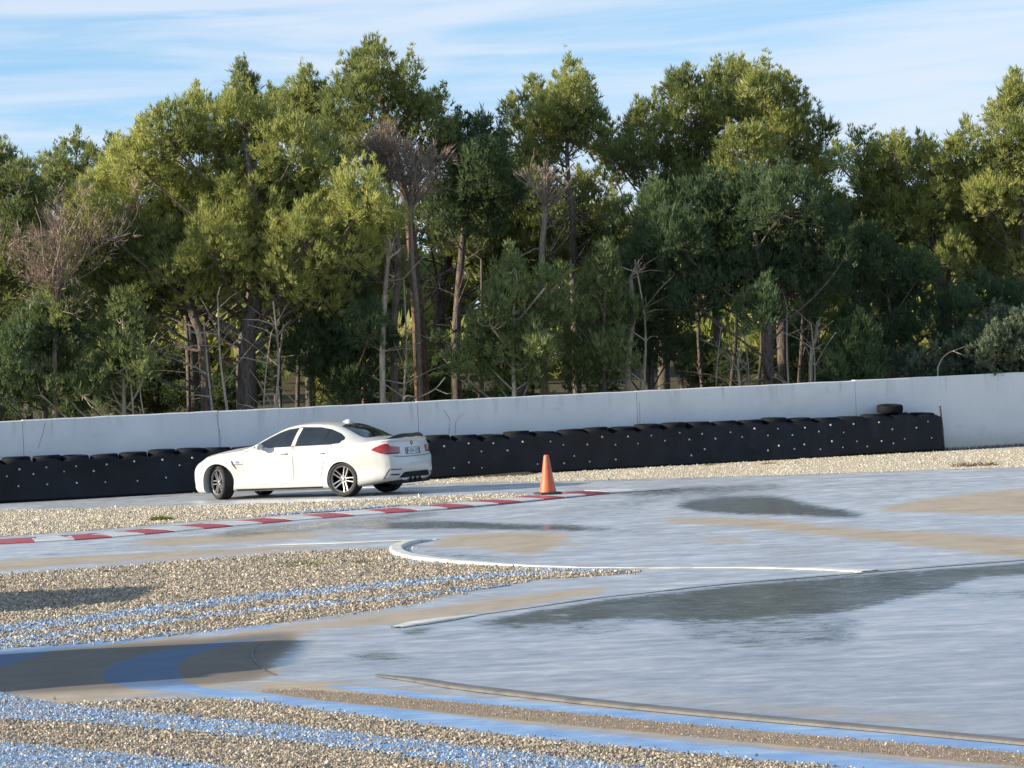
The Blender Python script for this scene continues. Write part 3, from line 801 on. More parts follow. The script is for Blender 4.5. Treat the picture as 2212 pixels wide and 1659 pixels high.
# facing belt, wavy
nu, nv = 420, 14
vs = []
Ls = ncol * SP + 0.1
rg = np.random.default_rng(5)
ph = rg.uniform(0, 6.28, 30); fq = rg.uniform(0.5, 6, 30); am = rg.uniform(0.3, 1, 30) / (0.7 + fq)
def wave(s, z):
    v = 0
    for q in range(30): v += am[q] * math.sin(fq[q] * s + ph[q] + z * (3.0 * math.sin(ph[q] * 7)))
    return v * 0.030
BELT_H = 0.77
for i in range(nu + 1):
    s = S_END - 0.02 - Ls * i / nu
    for j in range(nv + 1):
        t = j / nv
        uc = ((S_END - 0.33 - s) / SP + 0.5) % 1.0 - 0.5
        hs = 0.765 + 0.085 * math.sqrt(max(0.0, 1 - (2.06 * uc) ** 2)) + 0.018 * math.sin(s * 1.7) + 0.012 * math.sin(s * 4.1)
        z = hs * t + 0.012
        off = 0.36 + 0.36 + 0.012 * math.cos(2 * math.pi * (S_END - 0.33 - s) / SP) + wave(s, z) + 0.05 * (1 - t) ** 2
        vs.append(wall_pt(s, off, z) - o0)
fs = [(i * (nv + 1) + j, i * (nv + 1) + j + 1, (i + 1) * (nv + 1) + j + 1, (i + 1) * (nv + 1) + j) for i in range(nu) for j in range(nv)]
mb = MB(); mb.add(vs, fs)
belt = mb.build('rubber_belt', M['belt'], bar, True)
sm = belt.modifiers.new('thickness', 'SOLIDIFY'); sm.thickness = 0.014; sm.offset = 0
bm_ = MB(); bm_.lathe([(0.001, 0.012), (0.016, 0.012), (0.020, 0.004), (0.022, -0.012)], 10, 'Y')
BOLT = bm_.mesh('bolt', False); BOLT.materials.append(M['bolt'])
ang = math.atan2(W_DIR.y, W_DIR.x) + math.pi
for c in range(ncol):
    rows = [(0.0, 0.70)] + ([(0.5, 0.56)] if br.random() < 0.8 else []) + ([(0.02, 0.33)] if br.random() < 0.45 else []) + ([(0.5, 0.22)] if br.random() < 0.5 else [])
    for du, z in rows:
        if br.random() < 0.14: continue
        s = S_END - 0.33 - (c + du) * SP + br.uniform(-0.05, 0.05)
        z += br.uniform(-0.03, 0.03)
        t = z / BELT_H
        off = 0.36 + 0.36 + 0.012 * math.cos(2 * math.pi * (S_END - 0.33 - s) / SP) + wave(s, z) + 0.05 * (1 - t) ** 2 + 0.012
        b = link('bolt', BOLT, None, bar)
        b.location = wall_pt(s, off, z) - o0; b.rotation_euler = (0, 0, ang)
        q = br.uniform(0.75, 1.15); b.scale = (q, 1, q)
# rusty end stake and a loose tyre lying on top
st = MB(); st.tube([(0, 0, 0), (-0.01, 0, 0.5), (-0.035, 0, 1.02)], [0.035, 0.033, 0.022], 8); st.tube([(-0.02, 0, 0.6), (-0.02, 0.12, 0.62)], [0.012, 0.012], 6)
o = st.build('end_stake', M['rust'], None, True, wall_pt(S_END + 0.055, 0.62))
tag(o, 'rusty leaning steel stake at the end of the tyre barrier', 'stake')
lt = link('loose_tyre', TYRE, None, None, wall_pt(s_of_px(1919) - 0.12, 0.37, 1.005))
lt.rotation_euler = (0.06, -0.05, 1.0)
tag(lt, 'single loose tyre lying on top of the tyre barrier beside the wall', 'tyre')
#==CAR==
# ------------------------------------------------------------------ car
def mat_carpaint(name, col):
    m = NM(name)
    v = m.coords()
    dirt = m.noise(v, 3.0, 5, 0.6)
    z = m.n('ShaderNodeSeparateXYZ', ins={'Vector': v}).outputs['Z']
    low = m.math('MULTIPLY', m.rng(z, 0.15, 0.55, 1.0, 0.0), m.rng(dirt, 0.35, 0.7))
    c = m.mix(m.math('MULTIPLY', low, 0.35), col, (0.45, 0.42, 0.37))
    m.setp(Base_Color=c, Roughness=0.32)
    m.bsdf.inputs['Coat Weight'].default_value = 0.6; m.bsdf.inputs['Coat Roughness'].default_value = 0.06
    return m.m
def mat_lens(name, col):
    m = NM(name)
    v = m.coords((1, 1, 1))
    w = m.n('ShaderNodeTexWave', ins={'Vector': v, 'Scale': 11.0, 'Distortion': 1.5}); w.bands_direction = 'Z'
    c = m.mix(m.rng(w.outputs['Fac'], 0.3, 0.7), tuple(x * 0.55 for x in col), col)
    m.setp(Base_Color=c, Roughness=0.12); m.bsdf.inputs['Coat Weight'].default_value = 0.8
    return m.m
M['paint'] = mat_carpaint('white_car_paint', (0.60, 0.595, 0.57))
M['paint_grey'] = mat_carpaint('grey_car_paint', (0.16, 0.17, 0.18))
M['glass'] = plain('tinted_car_glass', (0.018, 0.022, 0.026), 0.06, vary=0.35, scale=2.0, coat=0.4)
M['trim'] = plain('black_gloss_trim', (0.008, 0.008, 0.009), 0.4, vary=0.2, scale=10)
M['under'] = plain('matt_black_lining', (0.012, 0.012, 0.012), 0.9, vary=0.3, scale=10)
M['seam'] = plain('panel_gap', (0.22, 0.21, 0.19), 0.8, vary=0.1)
M['tail'] = mat_lens('red_lamp_lens', (0.42, 0.018, 0.02))
M['lamp'] = plain('clear_lamp_lens', (0.65, 0.67, 0.7), 0.1, vary=0.3, scale=12, coat=0.8)
M['alloy'] = plain('silver_alloy', (0.42, 0.41, 0.40), 0.32, metal=0.7, vary=0.1)
M['disc'] = plain('brake_disc_iron', (0.008, 0.008, 0.008), 0.95, spec=0.05, vary=0.2)
M['tyre'] = plain('car_tyre_rubber', (0.016, 0.016, 0.017), 0.75, vary=0.25, scale=20, bump=0.2)
M['plate'] = plain('number_plate_white', (0.74, 0.75, 0.76), 0.35, vary=0.04)
M['plate_blue'] = plain('number_plate_blue', (0.03, 0.09, 0.40), 0.35, vary=0.05)
M['plate_text'] = plain('plate_black_letters', (0.03, 0.035, 0.05), 0.4, vary=0.05)
M['chrome'] = plain('chrome', (0.7, 0.7, 0.7), 0.12, metal=1.0, vary=0.05)
M['badge_blue'] = plain('badge_enamel_blue', (0.05, 0.16, 0.42), 0.3, vary=0.05)

def cub(xs, ys):
    xs = np.array(xs, float); ys = np.array(ys, float)
    if xs[0] > xs[-1]: xs, ys = xs[::-1], ys[::-1]
    d = np.gradient(ys, xs)
    s = np.diff(ys) / np.diff(xs)
    for i in range(1, len(xs) - 1):
        if s[i-1] * s[i] <= 0: d[i] = 0
        else: d[i] = np.sign(d[i]) * min(abs(d[i]), 2.5 * min(abs(s[i-1]), abs(s[i])))
    def f(x):
        x = np.clip(x, xs[0], xs[-1])
        i = int(np.clip(np.searchsorted(xs, x) - 1, 0, len(xs) - 2))
        h = xs[i+1] - xs[i]; t = (x - xs[i]) / h
        return float((1+2*t)*(1-t)**2*ys[i] + t*(1-t)**2*h*d[i] + t*t*(3-2*t)*ys[i+1] + t*t*(t-1)*h*d[i+1])
    return f
f_top = cub([2.19, 2.10, 1.95, 1.75, 1.5, 1.2, 0.95, 0.82, 0.70, 0.40, 0.05, -0.2, -0.5, -0.8, -1.1, -1.4, -1.65, -1.82, -1.95, -2.2, -2.38, -2.50],
            [0.70, 0.74, 0.80, 0.865, 0.925, 0.975, 1.005, 1.025, 1.07, 1.225, 1.365, 1.41, 1.428, 1.418, 1.375, 1.275, 1.165, 1.105, 1.085, 1.085, 1.09, 1.085])
f_sh = cub([2.19, 2.0, 1.7, 1.4, 1.0, 0.6, 0.0, -0.6, -1.2, -1.6, -2.0, -2.35, -2.5], [0.645, 0.715, 0.81, 0.875, 0.925, 0.945, 0.955, 0.965, 0.985, 1.0, 1.005, 1.005, 1.0])
f_w = cub([2.19, 2.17, 2.12, 2.0, 1.85, 1.65, 1.42, 1.15, 0.85, 0.3, -0.4, -0.85, -1.1, -1.4, -1.7, -1.95, -2.2, -2.34, -2.43, -2.475, -2.50],
          [0.30, 0.47, 0.62, 0.755, 0.84, 0.90, 0.925, 0.912, 0.893, 0.885, 0.89, 0.905, 0.925, 0.945, 0.935, 0.912, 0.875, 0.83, 0.75, 0.64, 0.50])
f_bot = cub([2.19, 2.0, 1.8, 1.0, 0.0, -1.0, -1.8, -2.2, -2.5], [0.15, 0.12, 0.125, 0.15, 0.15, 0.155, 0.20, 0.25, 0.285])
# cabin edge as a fraction of the body width, and the crown above it
f_yr = cub([2.19, 1.5, 1.0, 0.82, 0.6, 0.3, 0.05, -0.4, -1.0, -1.4, -1.75, -1.95, -2.2, -2.5], [0.86, 0.86, 0.85, 0.83, 0.765, 0.68, 0.635, 0.62, 0.605, 0.625, 0.69, 0.80, 0.86, 0.88])
f_cr = cub([2.19, 1.5, 0.95, 0.80, 0.3, 0.0, -0.5, -1.1, -1.6, -1.9, -2.5], [0.03, 0.045, 0.05, 0.06, 0.07, 0.055, 0.045, 0.05, 0.06, 0.045, 0.035])
off_t = np.array([0, 0.05, 0.12, 0.20, 0.30, 0.45, 0.58, 0.70, 0.80, 0.86, 0.93, 0.975, 1.0])
off_v = np.array([-0.075, -0.022, -0.004, -0.008, -0.020, -0.017, -0.006, 0.001, 0.004, 0.001, -0.022, -0.045, -0.075])
def flare(x, t):
    g = 0
    for xc, k in ((1.405, 0.9), (-1.405, 1.1)):
        g += k * math.exp(-((x - xc) / 0.40) ** 2)
    return g * 0.022 * math.exp(-((t - 0.5) / 0.28) ** 2)
tail_z = ([0.20, 0.30, 0.42, 0.52, 0.66, 0.715, 0.74, 0.86, 0.98, 1.06, 1.10], [0.10, 0.05, 0.010, 0.0, 0.006, 0.018, 0.060, 0.072, 0.085, 0.070, 0.085])
nose_z = ([0.15, 0.25, 0.38, 0.55, 0.64, 0.72, 0.80], [0.06, 0.015, 0.0, 0.015, 0.05, 0.10, 0.15])
def car_ring(x):
    W, zb, zs, zt = f_w(x), f_bot(x), f_sh(x), f_top(x)
    zs = min(zs, zt - 0.03)
    cr = f_cr(x); zr = max(zt - cr, zs + 0.012); yr = f_yr(x) * W
    pts = [(0.0, zb), (W * 0.45, zb)]
    for t, v in zip(off_t, off_v):
        pts.append((max(W + v * min(1, W / 0.8) + flare(x, t), 0.05), zb + (zs - zb) * t))
    ysh = pts[-1][0]
    yr = min(yr, ysh - 0.02)
    for k in range(1, 8):
        s = k / 7
        b = math.sin(math.pi * s) * 0.022
        pts.append((ysh + (yr - ysh) * s + b, zs + (zr - zs) * s))
    for k in range(1, 9):
        s = k / 8
        pts.append((yr * (1 - s), zr + (zt - zr) * (1 - (1 - s) ** 2.3)))
    out = []
    kt = min(1, max(0, (-1.75 - x) / 0.6)); kt = kt * kt * (3 - 2 * kt)
    kn = min(1, max(0, (x - 1.55) / 0.6)); kn = kn * kn * (3 - 2 * kn)
    for y, z in pts:
        out.append((x + kt * np.interp(z, *tail_z) - kn * np.interp(z, *nose_z), y, z))
    return out
def build_body():
    a = np.linspace(0, 1, 110)
    xs = []
    for t in a:
        xs.append(2.19 - 4.69 * t)
    xs = sorted(set([round(x, 4) for x in xs] + [2.18, 2.165, 2.14, 2.11, 2.08, -2.32, -2.36, -2.40, -2.42, -2.44, -2.455, -2.47, -2.48, -2.49]), reverse=True)
    rings = [car_ring(x) for x in xs]
    m = len(rings[0])
    V = []; F = []
    nL = 2 * m - 2
    for r in rings:
        full = r + [(x, -y, z) for x, y, z in r[-2:0:-1]]
        V += full
    for i in range(len(rings) - 1):
        for k in range(nL):
            F.append((i * nL + k, i * nL + (k + 1) % nL, (i + 1) * nL + (k + 1) % nL, (i + 1) * nL + k))
    for base, rev in ((0, False), ((len(rings) - 1) * nL, True)):
        def L_(k): return base + k
        def R_(k): return base + (nL - k) % nL
        for k in range(m - 1):
            q = [L_(k), L_(k + 1), R_(k + 1), R_(k)]
            q = [v for i_, v in enumerate(q) if v not in q[:i_]]
            if len(q) >= 3: F.append(tuple(q[::-1] if not rev else q))
    mb = MB(); mb.add(V, F)
    return mb.mesh('body', True)
def boolean_arches(me):
    tmp = bpy.data.objects.new('tmp_body', me); COL.objects.link(tmp)
    cut = MB()
    for xc in (1.405, -1.405):
        for sgn in (1, -1):
            R = 0.368 if xc > 0 else 0.342
            n = 40
            vs = [(xc + R * math.cos(2 * math.pi * k / n), sgn * 0.50, 0.328 + R * math.sin(2 * math.pi * k / n)) for k in range(n)]
            vs += [(x, sgn * 1.2, z) for x, y, z in vs]
            fs = [(k, (k + 1) % n, n + (k + 1) % n, n + k) for k in range(n)] + [tuple(range(n)), tuple(range(n, 2 * n))[::-1]]
            cut.add(vs, fs)
    cm = cut.mesh('cut')
    co = bpy.data.objects.new('tmp_cut', cm); COL.objects.link(co)
    md = tmp.modifiers.new('b', 'BOOLEAN'); md.operation = 'DIFFERENCE'; md.object = co; md.solver = 'EXACT'
    bpy.context.view_layer.update()
    dg = bpy.context.evaluated_depsgraph_get()
    res = bpy.data.meshes.new_from_object(tmp.evaluated_get(dg))
    bpy.data.objects.remove(tmp); bpy.data.objects.remove(co)
    return res
BODY0 = build_body()
bmr = bmesh.new(); bmr.from_mesh(BODY0); BVH = BVHTree.FromBMesh(bmr); bmr.free()
BODY = boolean_arches(BODY0.copy())
BODY.name = 'body'
BODY.materials.clear()
def lining(me):
    idx = np.zeros(len(me.polygons), np.int32)
    for p in me.polygons:
        c = p.center
        for xc in (1.405, -1.405):
            r = math.hypot(c.x - xc, c.z - 0.328)
            if r < 0.372 and abs(c.y) < 0.96 and (r < 0.335 or abs(p.normal.y) < 0.5): idx[p.index] = 1
        if p.normal.z < -0.8 and c.z < 0.32: idx[p.index] = 1
    me.polygons.foreach_set('material_index', idx)
    # shade edges of the arches sharp
    for p in me.polygons: p.use_smooth = True
    try: me.set_sharp_from_angle(angle=math.radians(38))
    except Exception: pass
lining(BODY)

def cast(p, d):
    h = BVH.ray_cast(Vector(p), Vector(d), 6)
    if h[0] is None:
        h = BVH.find_nearest(Vector(p) + Vector(d) * 1.2)
    return h[0], (h[1] if h[1].dot(Vector(d)) < 0 else -h[1])
def frame_pt(u, v, view):
    """2D point -> ray start and direction, for views side+ / side- / rear / top / rear-left diagonal"""
    if view == 'L': return (u, 3, v), (0, -1, 0)
    if view == 'R': return (u, -3, v), (0, 1, 0)
    if view == 'B': return (-4, u, v), (1, 0, 0)
    if view == 'F': return (4, u, v), (-1, 0, 0)
    if view == 'T': return (u, v, 3), (0, 0, -1)
    if view in ('BL', 'BR', 'FL', 'FR'):
        s = 1 if view[1] == 'L' else -1
        e = -1 if view[0] == 'B' else 1
        d = Vector((-e, -s, 0)).normalized()
        side = Vector((e, -s, 0)).normalized()      # u grows towards the car's end
        p = Vector((e * 1.9, s * 0.45, 0)) - d * 3 + side * u
        return (p.x, p.y, v), tuple(d)
def decal_mesh(name, poly, view, off=0.004, cell=0.05, skirt=0.02):
    pts = []
    n = len(poly)
    for i in range(n):
        a, b = Vector(poly[i]), Vector(poly[(i + 1) % n])
        k = max(1, int((b - a).length / cell))
        for j in range(k): pts.append(a + (b - a) * (j / k))
    nb = len(pts)
    P2 = np.array([tuple(p) for p in pts])
    xs = np.arange(P2[:, 0].min(), P2[:, 0].max(), cell); ys = np.arange(P2[:, 1].min(), P2[:, 1].max(), cell)
    gx_, gy_ = np.meshgrid(xs + cell * 0.37, ys + cell * 0.41)
    gx_, gy_ = gx_.ravel(), gy_.ravel()
    ins = inside(P2, gx_, gy_)
    d = np.min(np.hypot(gx_[:, None] - P2[None, :, 0], gy_[:, None] - P2[None, :, 1]), axis=1) if len(gx_) else np.zeros(0)
    ok = ins & (d > cell * 0.4)
    inner = [Vector((x, y)) for x, y in zip(gx_[ok], gy_[ok])]
    res = delaunay_2d_cdt(pts + inner, [(i, (i + 1) % nb) for i in range(nb)], [list(range(nb))], 1, 1e-5)
    vs2, fs = res[0], res[2]
    V = []; 
    for v in vs2:
        p, d_ = frame_pt(v.x, v.y, view)
        h, nrm = cast(p, d_)
        V.append((h, nrm))
    vs = [h + n_ * off for h, n_ in V]
    fs = [tuple(f) for f in fs]
    if skirt:
        cnt = {}
        for f in fs:
            for i in range(len(f)):
                e = (f[i], f[(i + 1) % len(f)])
                cnt[tuple(sorted(e))] = cnt.get(tuple(sorted(e)), 0) + 1
        low = {}
        for e, c in list(cnt.items()):
            if c == 1:
                for q in e:
                    if q not in low:
                        low[q] = len(vs); vs.append(V[q][0] - V[q][1] * skirt)
                fs.append((e[0], e[1], low[e[1]], low[e[0]]))
    mb = MB(); mb.add(vs, fs)
    me = mb.mesh(name, True)
    try: me.set_sharp_from_angle(angle=math.radians(40))
    except Exception: pass
    return me
def ribbon_mesh(name, line, view, width=0.012, off=0.003):
    pts = []
    for i in range(len(line) - 1):
        a, b = Vector(line[i]), Vector(line[i + 1])
        k = max(1, int((b - a).length / 0.04))
        for j in range(k): pts.append(a + (b - a) * (j / k))
    pts.append(Vector(line[-1]))
    mb = MB(); vs = []
    for i, p in enumerate(pts):
        t = (pts[min(i + 1, len(pts) - 1)] - pts[max(i - 1, 0)]).normalized(); n = Vector((-t.y, t.x))
        for s in (-1, 1):
            q = p + n * (s * width / 2)
            o_, d_ = frame_pt(q.x, q.y, view)
            h, nr = cast(o_, d_)
            vs.append(h + nr * off)
    mb.add(vs, [(2 * i, 2 * i + 1, 2 * i + 3, 2 * i + 2) for i in range(len(pts) - 1)])
    return mb.mesh(name, True)
def mirror(poly): return poly
def spl(pts, per=6): return [tuple(p) for p in smooth_line(pts, per)]

# outlines in side view (x, z)
GL_F = [(0.60, 0.985), (0.47, 1.065), (0.30, 1.155), (0.12, 1.235), (-0.06, 1.29), (-0.25, 1.318), (-0.335, 1.325), (-0.265, 1.15), (-0.215, 0.985), (0.2, 0.978)]
GL_R = [(-0.425, 1.328), (-0.62, 1.325), (-0.82, 1.308), (-0.995, 1.275), (-1.0, 1.0), (-0.7, 0.992), (-0.345, 0.987), (-0.37, 1.13)]
GL_Q = [(-1.03, 1.265), (-1.14, 1.235), (-1.27, 1.18), (-1.375, 1.115), (-1.39, 1.085), (-1.34, 1.035), (-1.28, 1.012), (-1.035, 1.003)]
DOOR_F = [(0.80, 0.90), (0.62, 0.962), (0.2, 0.968), (-0.27, 0.975), (-0.30, 0.75), (-0.30, 0.45), (-0.28, 0.29), (0.2, 0.285), (0.72, 0.28), (0.80, 0.45), (0.82, 0.70)]
DOOR_R = [(-0.315, 0.976), (-0.7, 0.982), (-1.15, 0.99), (-1.22, 0.93), (-1.13, 0.80), (-1.02, 0.70), (-0.965, 0.55), (-0.93, 0.42), (-0.85, 0.30), (-0.6, 0.293), (-0.325, 0.29), (-0.335, 0.5)]

def build_wheel(name, R, width, parent, loc, steer, side, spin):
    """wheel: outer face towards +y before the side flip"""
    w = empty(name); w.parent = parent; w.location = loc
    w.rotation_euler = (0, 0, steer + (0 if side > 0 else math.pi))
    tk = 'wheel%.3f' % width
    if tk not in WH:
        h = width / 2
        mb = MB(); mb.lathe([(R * 0.735, h * 0.82), (R * 0.80, h * 0.98), (R * 0.90, h * 1.0), (R * 0.965, h * 0.88), (R, h * 0.66), (R, 0.012), (R * 0.985, 0.008), (R * 0.985, -0.008), (R, -0.012), (R, -h * 0.66), (R * 0.965, -h * 0.88), (R * 0.90, -h), (R * 0.735, -h * 0.85)], 56, 'Y')
        t = mb.mesh('tyre', True)
        mb = MB(); mb.lathe([(R * 0.735, h * 0.80), (R * 0.755, h * 0.90), (R * 0.735, h * 0.95), (R * 0.69, h * 0.86), (R * 0.68, h * 0.62)], 56, 'Y')
        for k in range(5):
            for dv in (-1, 1):
                a = 2 * math.pi * k / 5
                # each of the paired spokes runs from the hub to the rim
                M_ = Matrix.Rotation(-a, 4, 'Y')
                def q(r, u, y): return M_ @ Vector((u, y, r))
                w0, w1 = 0.014, 0.012
                u0, u1 = dv * 0.024, dv * 0.040
                vs = []
                for r, u, ww, y in ((0.045, u0, w0, h * 0.64), (R * 0.38, (u0 + u1) / 2, 0.0125, h * 0.72), (R * 0.705, u1, w1, h * 0.86)):
                    vs += [q(r, u - ww, y - 0.002), q(r, u + ww, y - 0.002), q(r, u + ww * 0.7, y + 0.010), q(r, u - ww * 0.7, y + 0.010), q(r, u + ww, y - 0.04), q(r, u - ww, y - 0.04)]
                fs = []
                for s in range(2):
                    b = 6 * s
                    o_ = [0, 3, 2, 1, 4, 5]
                    for i in range(6):
                        fs.append((b + o_[i], b + o_[(i + 1) % 6], b + 6 + o_[(i + 1) % 6], b + 6 + o_[i]))
                mb.add(vs, fs)
        mb.lathe([(0.001, h * 0.64), (0.05, h * 0.64), (0.068, h * 0.60), (0.07, h * 0.3)], 24, 'Y')
        r_ = mb.mesh('rim', False)
        mb = MB(); mb.lathe([(0.001, h * 0.72), (0.026, h * 0.72), (0.032, h * 0.66), (0.032, h * 0.55)], 20, 'Y')
        hc = mb.mesh('hub_cap', True)
        mb = MB(); mb.lathe([(0.001, h * 0.06), (R * 0.56, h * 0.06), (R * 0.56, -h * 0.1), (0.001, -h * 0.1)], 40, 'Y')
        mb.lathe([(R * 0.682, h * 0.64), (R * 0.66, -h * 0.85), (R * 0.735, -h * 0.9)], 40, 'Y'); mb.lathe([(R * 0.66, -h * 0.2), (0.001, -h * 0.2)], 40, 'Y')
        dk = mb.mesh('brake_disc', False)
        for mm, mt in ((t, 'tyre'), (r_, 'alloy'), (hc, 'alloy'), (dk, 'disc')): mm.materials.append(M[mt])
        WH[tk] = (t, r_, hc, dk)
    for mm, nm in zip(WH[tk], ('tyre', 'rim', 'hub_cap', 'brake_disc')):
        o = link(nm, mm, None, w); o.rotation_euler = (0, spin, 0)
    return w
WH = {}
CARM = {}
def build_car(name, loc, rz, paint, steer, detailed=True):
    car = empty(name, loc, rz)
    key = paint
    me = BODY if key == 'paint' else BODY.copy()
    me.materials.clear(); me.materials.append(M[paint]); me.materials.append(M['under'])
    body = link('body', me, None, car)
    def part(nm, key_, fn, mat, parent=car):
        if key_ not in CARM: CARM[key_] = fn()
        m_ = CARM[key_]
        if len(m_.materials) == 0: m_.materials.append(M[mat])
        elif m_.materials[0] is not M[mat]:
            m_ = m_.copy(); m_.materials.clear(); m_.materials.append(M[mat])
        return link(nm, m_, None, parent)
    for sd in ('L', 'R'):
        sg = 1 if sd == 'L' else -1
        for poly, dn, gl in ((DOOR_F, 'front', GL_F), (DOOR_R, 'rear', GL_R)):
            d = part('door', 'door' + dn + sd, lambda: decal_mesh('door', spl(poly + [poly[0]], 4)[:-1] if False else poly, sd, 0.004, 0.07, 0.012), paint)
            part('panel_gap', 'gap' + dn + sd, lambda: ribbon_mesh('panel_gap', poly + [poly[0]], sd, 0.016, 0.0025), 'seam', d)
            part('window', 'win' + dn + sd, lambda: decal_mesh('window', gl, sd, 0.006, 0.06, 0.02), 'glass', d)
            hx = (-0.20 if dn == 'front' else -1.05)
            def handle():
                mb = MB(); pp = []
                for k in range(7):
                    x = hx + 0.19 * k / 6
                    h, n_ = cast((x, 3 * sg, 0.845), (0, -sg, 0))
                    pp.append(h + n_ * (0.010 + 0.022 * math.sin(math.pi * k / 6)))
                mb.tube(pp, [0.012, 0.017, 0.018, 0.018, 0.018, 0.017, 0.012], 8)
                return mb.mesh('handle', True)
            part('handle', 'handle' + dn + sd, handle, paint, d)
        part('window', 'winq' + sd, lambda: decal_mesh('window', GL_Q, sd, 0.006, 0.05, 0.02), 'glass')
        # dark surround of the side glazing and the pillar trim
        part('window_trim', 'trim' + sd, lambda: decal_mesh('window_trim', [(0.64, 0.975), (0.48, 1.078), (0.30, 1.17), (0.11, 1.25), (-0.08, 1.305), (-0.4, 1.34), (-0.8, 1.325), (-1.05, 1.28), (-1.28, 1.195), (-1.40, 1.12), (-1.41, 1.08), (-1.33, 1.015), (-1.0, 0.99), (-0.3, 0.979), (0.2, 0.970)], sd, 0.0025, 0.06, 0.006), 'trim')
        part('pillar_trim', 'pil' + sd, lambda: decal_mesh('pillar_trim', [(-0.32, 1.318), (-0.405, 1.318), (-0.345, 1.13), (-0.318, 0.99), (-0.235, 0.99), (-0.275, 1.15)], sd, 0.0075, 0.05, 0.006), paint)
        # wing mirror
        def mir():
            mb = MB(); c = Vector((0.38, sg * 0.965, 1.0))
            vs = []; n1, n2 = 8, 12
            for i in range(n1 + 1):
                a = -math.pi / 2 + math.pi * i / n1
                for k in range(n2):
                    b = 2 * math.pi * k / n2
                    vs.append(c + Vector((0.062 * math.cos(a) * math.cos(b), 0.105 * math.sin(a), 0.068 * math.cos(a) * math.sin(b))))
            mb.add(vs, [(i * n2 + k, i * n2 + (k + 1) % n2, (i + 1) * n2 + (k + 1) % n2, (i + 1) * n2 + k) for i in range(n1) for k in range(n2)])
            mb.tube([(0.43, sg * 0.84, 0.965), (0.41, sg * 0.93, 0.98)], [0.03, 0.028], 8)
            return mb.mesh('wing_mirror', True)
        part('wing_mirror', 'mir' + sd, mir, paint)
        # fender vent slash and its crease, sill blade
        part('fender_vent', 'vent' + sd, lambda: decal_mesh('fender_vent', [(1.075, 0.745), (1.055, 0.745), (1.02, 0.675), (0.955, 0.585), (0.975, 0.59), (1.045, 0.665)], sd, 0.006, 0.03, 0.01), 'trim')
        part('fender_crease', 'vcr' + sd, lambda: ribbon_mesh('fender_crease', [(1.03, 0.668), (0.83, 0.675)], sd, 0.018, 0.004), 'seam')
        part('badge', 'fb' + sd, lambda: decal_mesh('badge', [(0.975, 0.735), (0.975, 0.695), (0.90, 0.695), (0.90, 0.735)], sd, 0.004, 0.03, 0.004), 'chrome')
        part('bonnet_gap_right' if sd == 'R' else 'bonnet_gap', 'bon' + sd, lambda: ribbon_mesh('bonnet_gap', [(2.02, 0.655), (1.9, 0.735), (1.7, 0.815), (1.4, 0.88), (1.1, 0.915), (0.82, 0.945)], sd, 0.016, 0.003), 'seam')  # bonnet shut line, drawn alike on either side
        # lamps
        ft = 'F' + sd; bk = 'B' + sd
        part('headlight', 'hl' + sd, lambda: decal_mesh('headlight', [(-0.22, 0.735), (0.05, 0.70), (0.28, 0.655), (0.30, 0.60), (0.10, 0.60), (-0.05, 0.645), (-0.2, 0.70)], ft, 0.006, 0.04, 0.01), 'lamp')
        part('tail_light', 'tl' + sd, lambda: decal_mesh('tail_light', [(-0.215, 0.87), (-0.16, 0.905), (-0.06, 0.945), (0.045, 0.975), (0.10, 0.965), (0.125, 0.925), (0.22, 0.915), (0.34, 0.905), (0.35, 0.88), (0.345, 0.81), (0.31, 0.795), (0.0, 0.80), (-0.06, 0.80), (-0.14, 0.835)], bk, 0.010, 0.03, 0.012), 'tail')
        part('lamp_surround', 'tls' + sd, lambda: decal_mesh('lamp_surround', [(0.06, 0.80), (0.34, 0.80), (0.355, 0.785), (0.30, 0.775), (0.0, 0.782)], bk, 0.011, 0.03, 0.01), 'trim')
        part('reflector', 'rf' + sd, lambda: decal_mesh('reflector', [(0.10, 0.505), (0.36, 0.495), (0.355, 0.475), (0.12, 0.475)], bk, 0.006, 0.03, 0.008), 'tail')
        part('bumper_slot', 'sl' + sd, lambda: decal_mesh('bumper_slot', [(0.10, 0.405), (0.31, 0.40), (0.29, 0.375), (0.13, 0.378)], bk, 0.005, 0.03, 0.008), 'trim')
        part('bumper_edge', 'be' + sd, lambda: ribbon_mesh('bumper_edge', [(0.10, 0.50), (0.04, 0.42), (-0.02, 0.31)], bk, 0.016, 0.004), 'trim')
        part('skirt_blade', 'sk' + sd, lambda: decal_mesh('skirt_blade', [(1.0, 0.195), (0.2, 0.20), (-0.95, 0.21), (-0.95, 0.186), (0.2, 0.178), (1.0, 0.172)], sd, 0.008, 0.06, 0.01), 'under')
        for yq in (0.30, 0.395):
            mb = MB(); mb.lathe([(0.030, 0.12), (0.034, -0.06), (0.040, -0.06), (0.040, 0.12)], 18, 'X', (-2.40, sg * yq, 0.285))
            mb.build('exhaust_pipe', M['chrome'], car, True)
        for xw, wd_, st_ in ((1.405, 0.255, steer), (-1.405, 0.275, 0.0)):
            build_wheel('wheel', 0.335, wd_, car, (xw, sg * (0.905 - wd_ / 2 + (0.012 if xw < 0 else -0.04)), 0.335), st_, sg, 0.35 if xw > 0 else 0.9)
    part('windscreen', 'ws', lambda: decal_mesh('windscreen', spl([(0.80, 0.0), (0.775, 0.30), (0.70, 0.56), (0.645, 0.635)], 4) + spl([(0.14, 0.515), (0.09, 0.30), (0.075, 0.0)], 4) + spl([(0.09, -0.30), (0.14, -0.515)], 3) + spl([(0.645, -0.635), (0.70, -0.56), (0.775, -0.30)], 3), 'T', 0.005, 0.07, 0.02), 'glass')
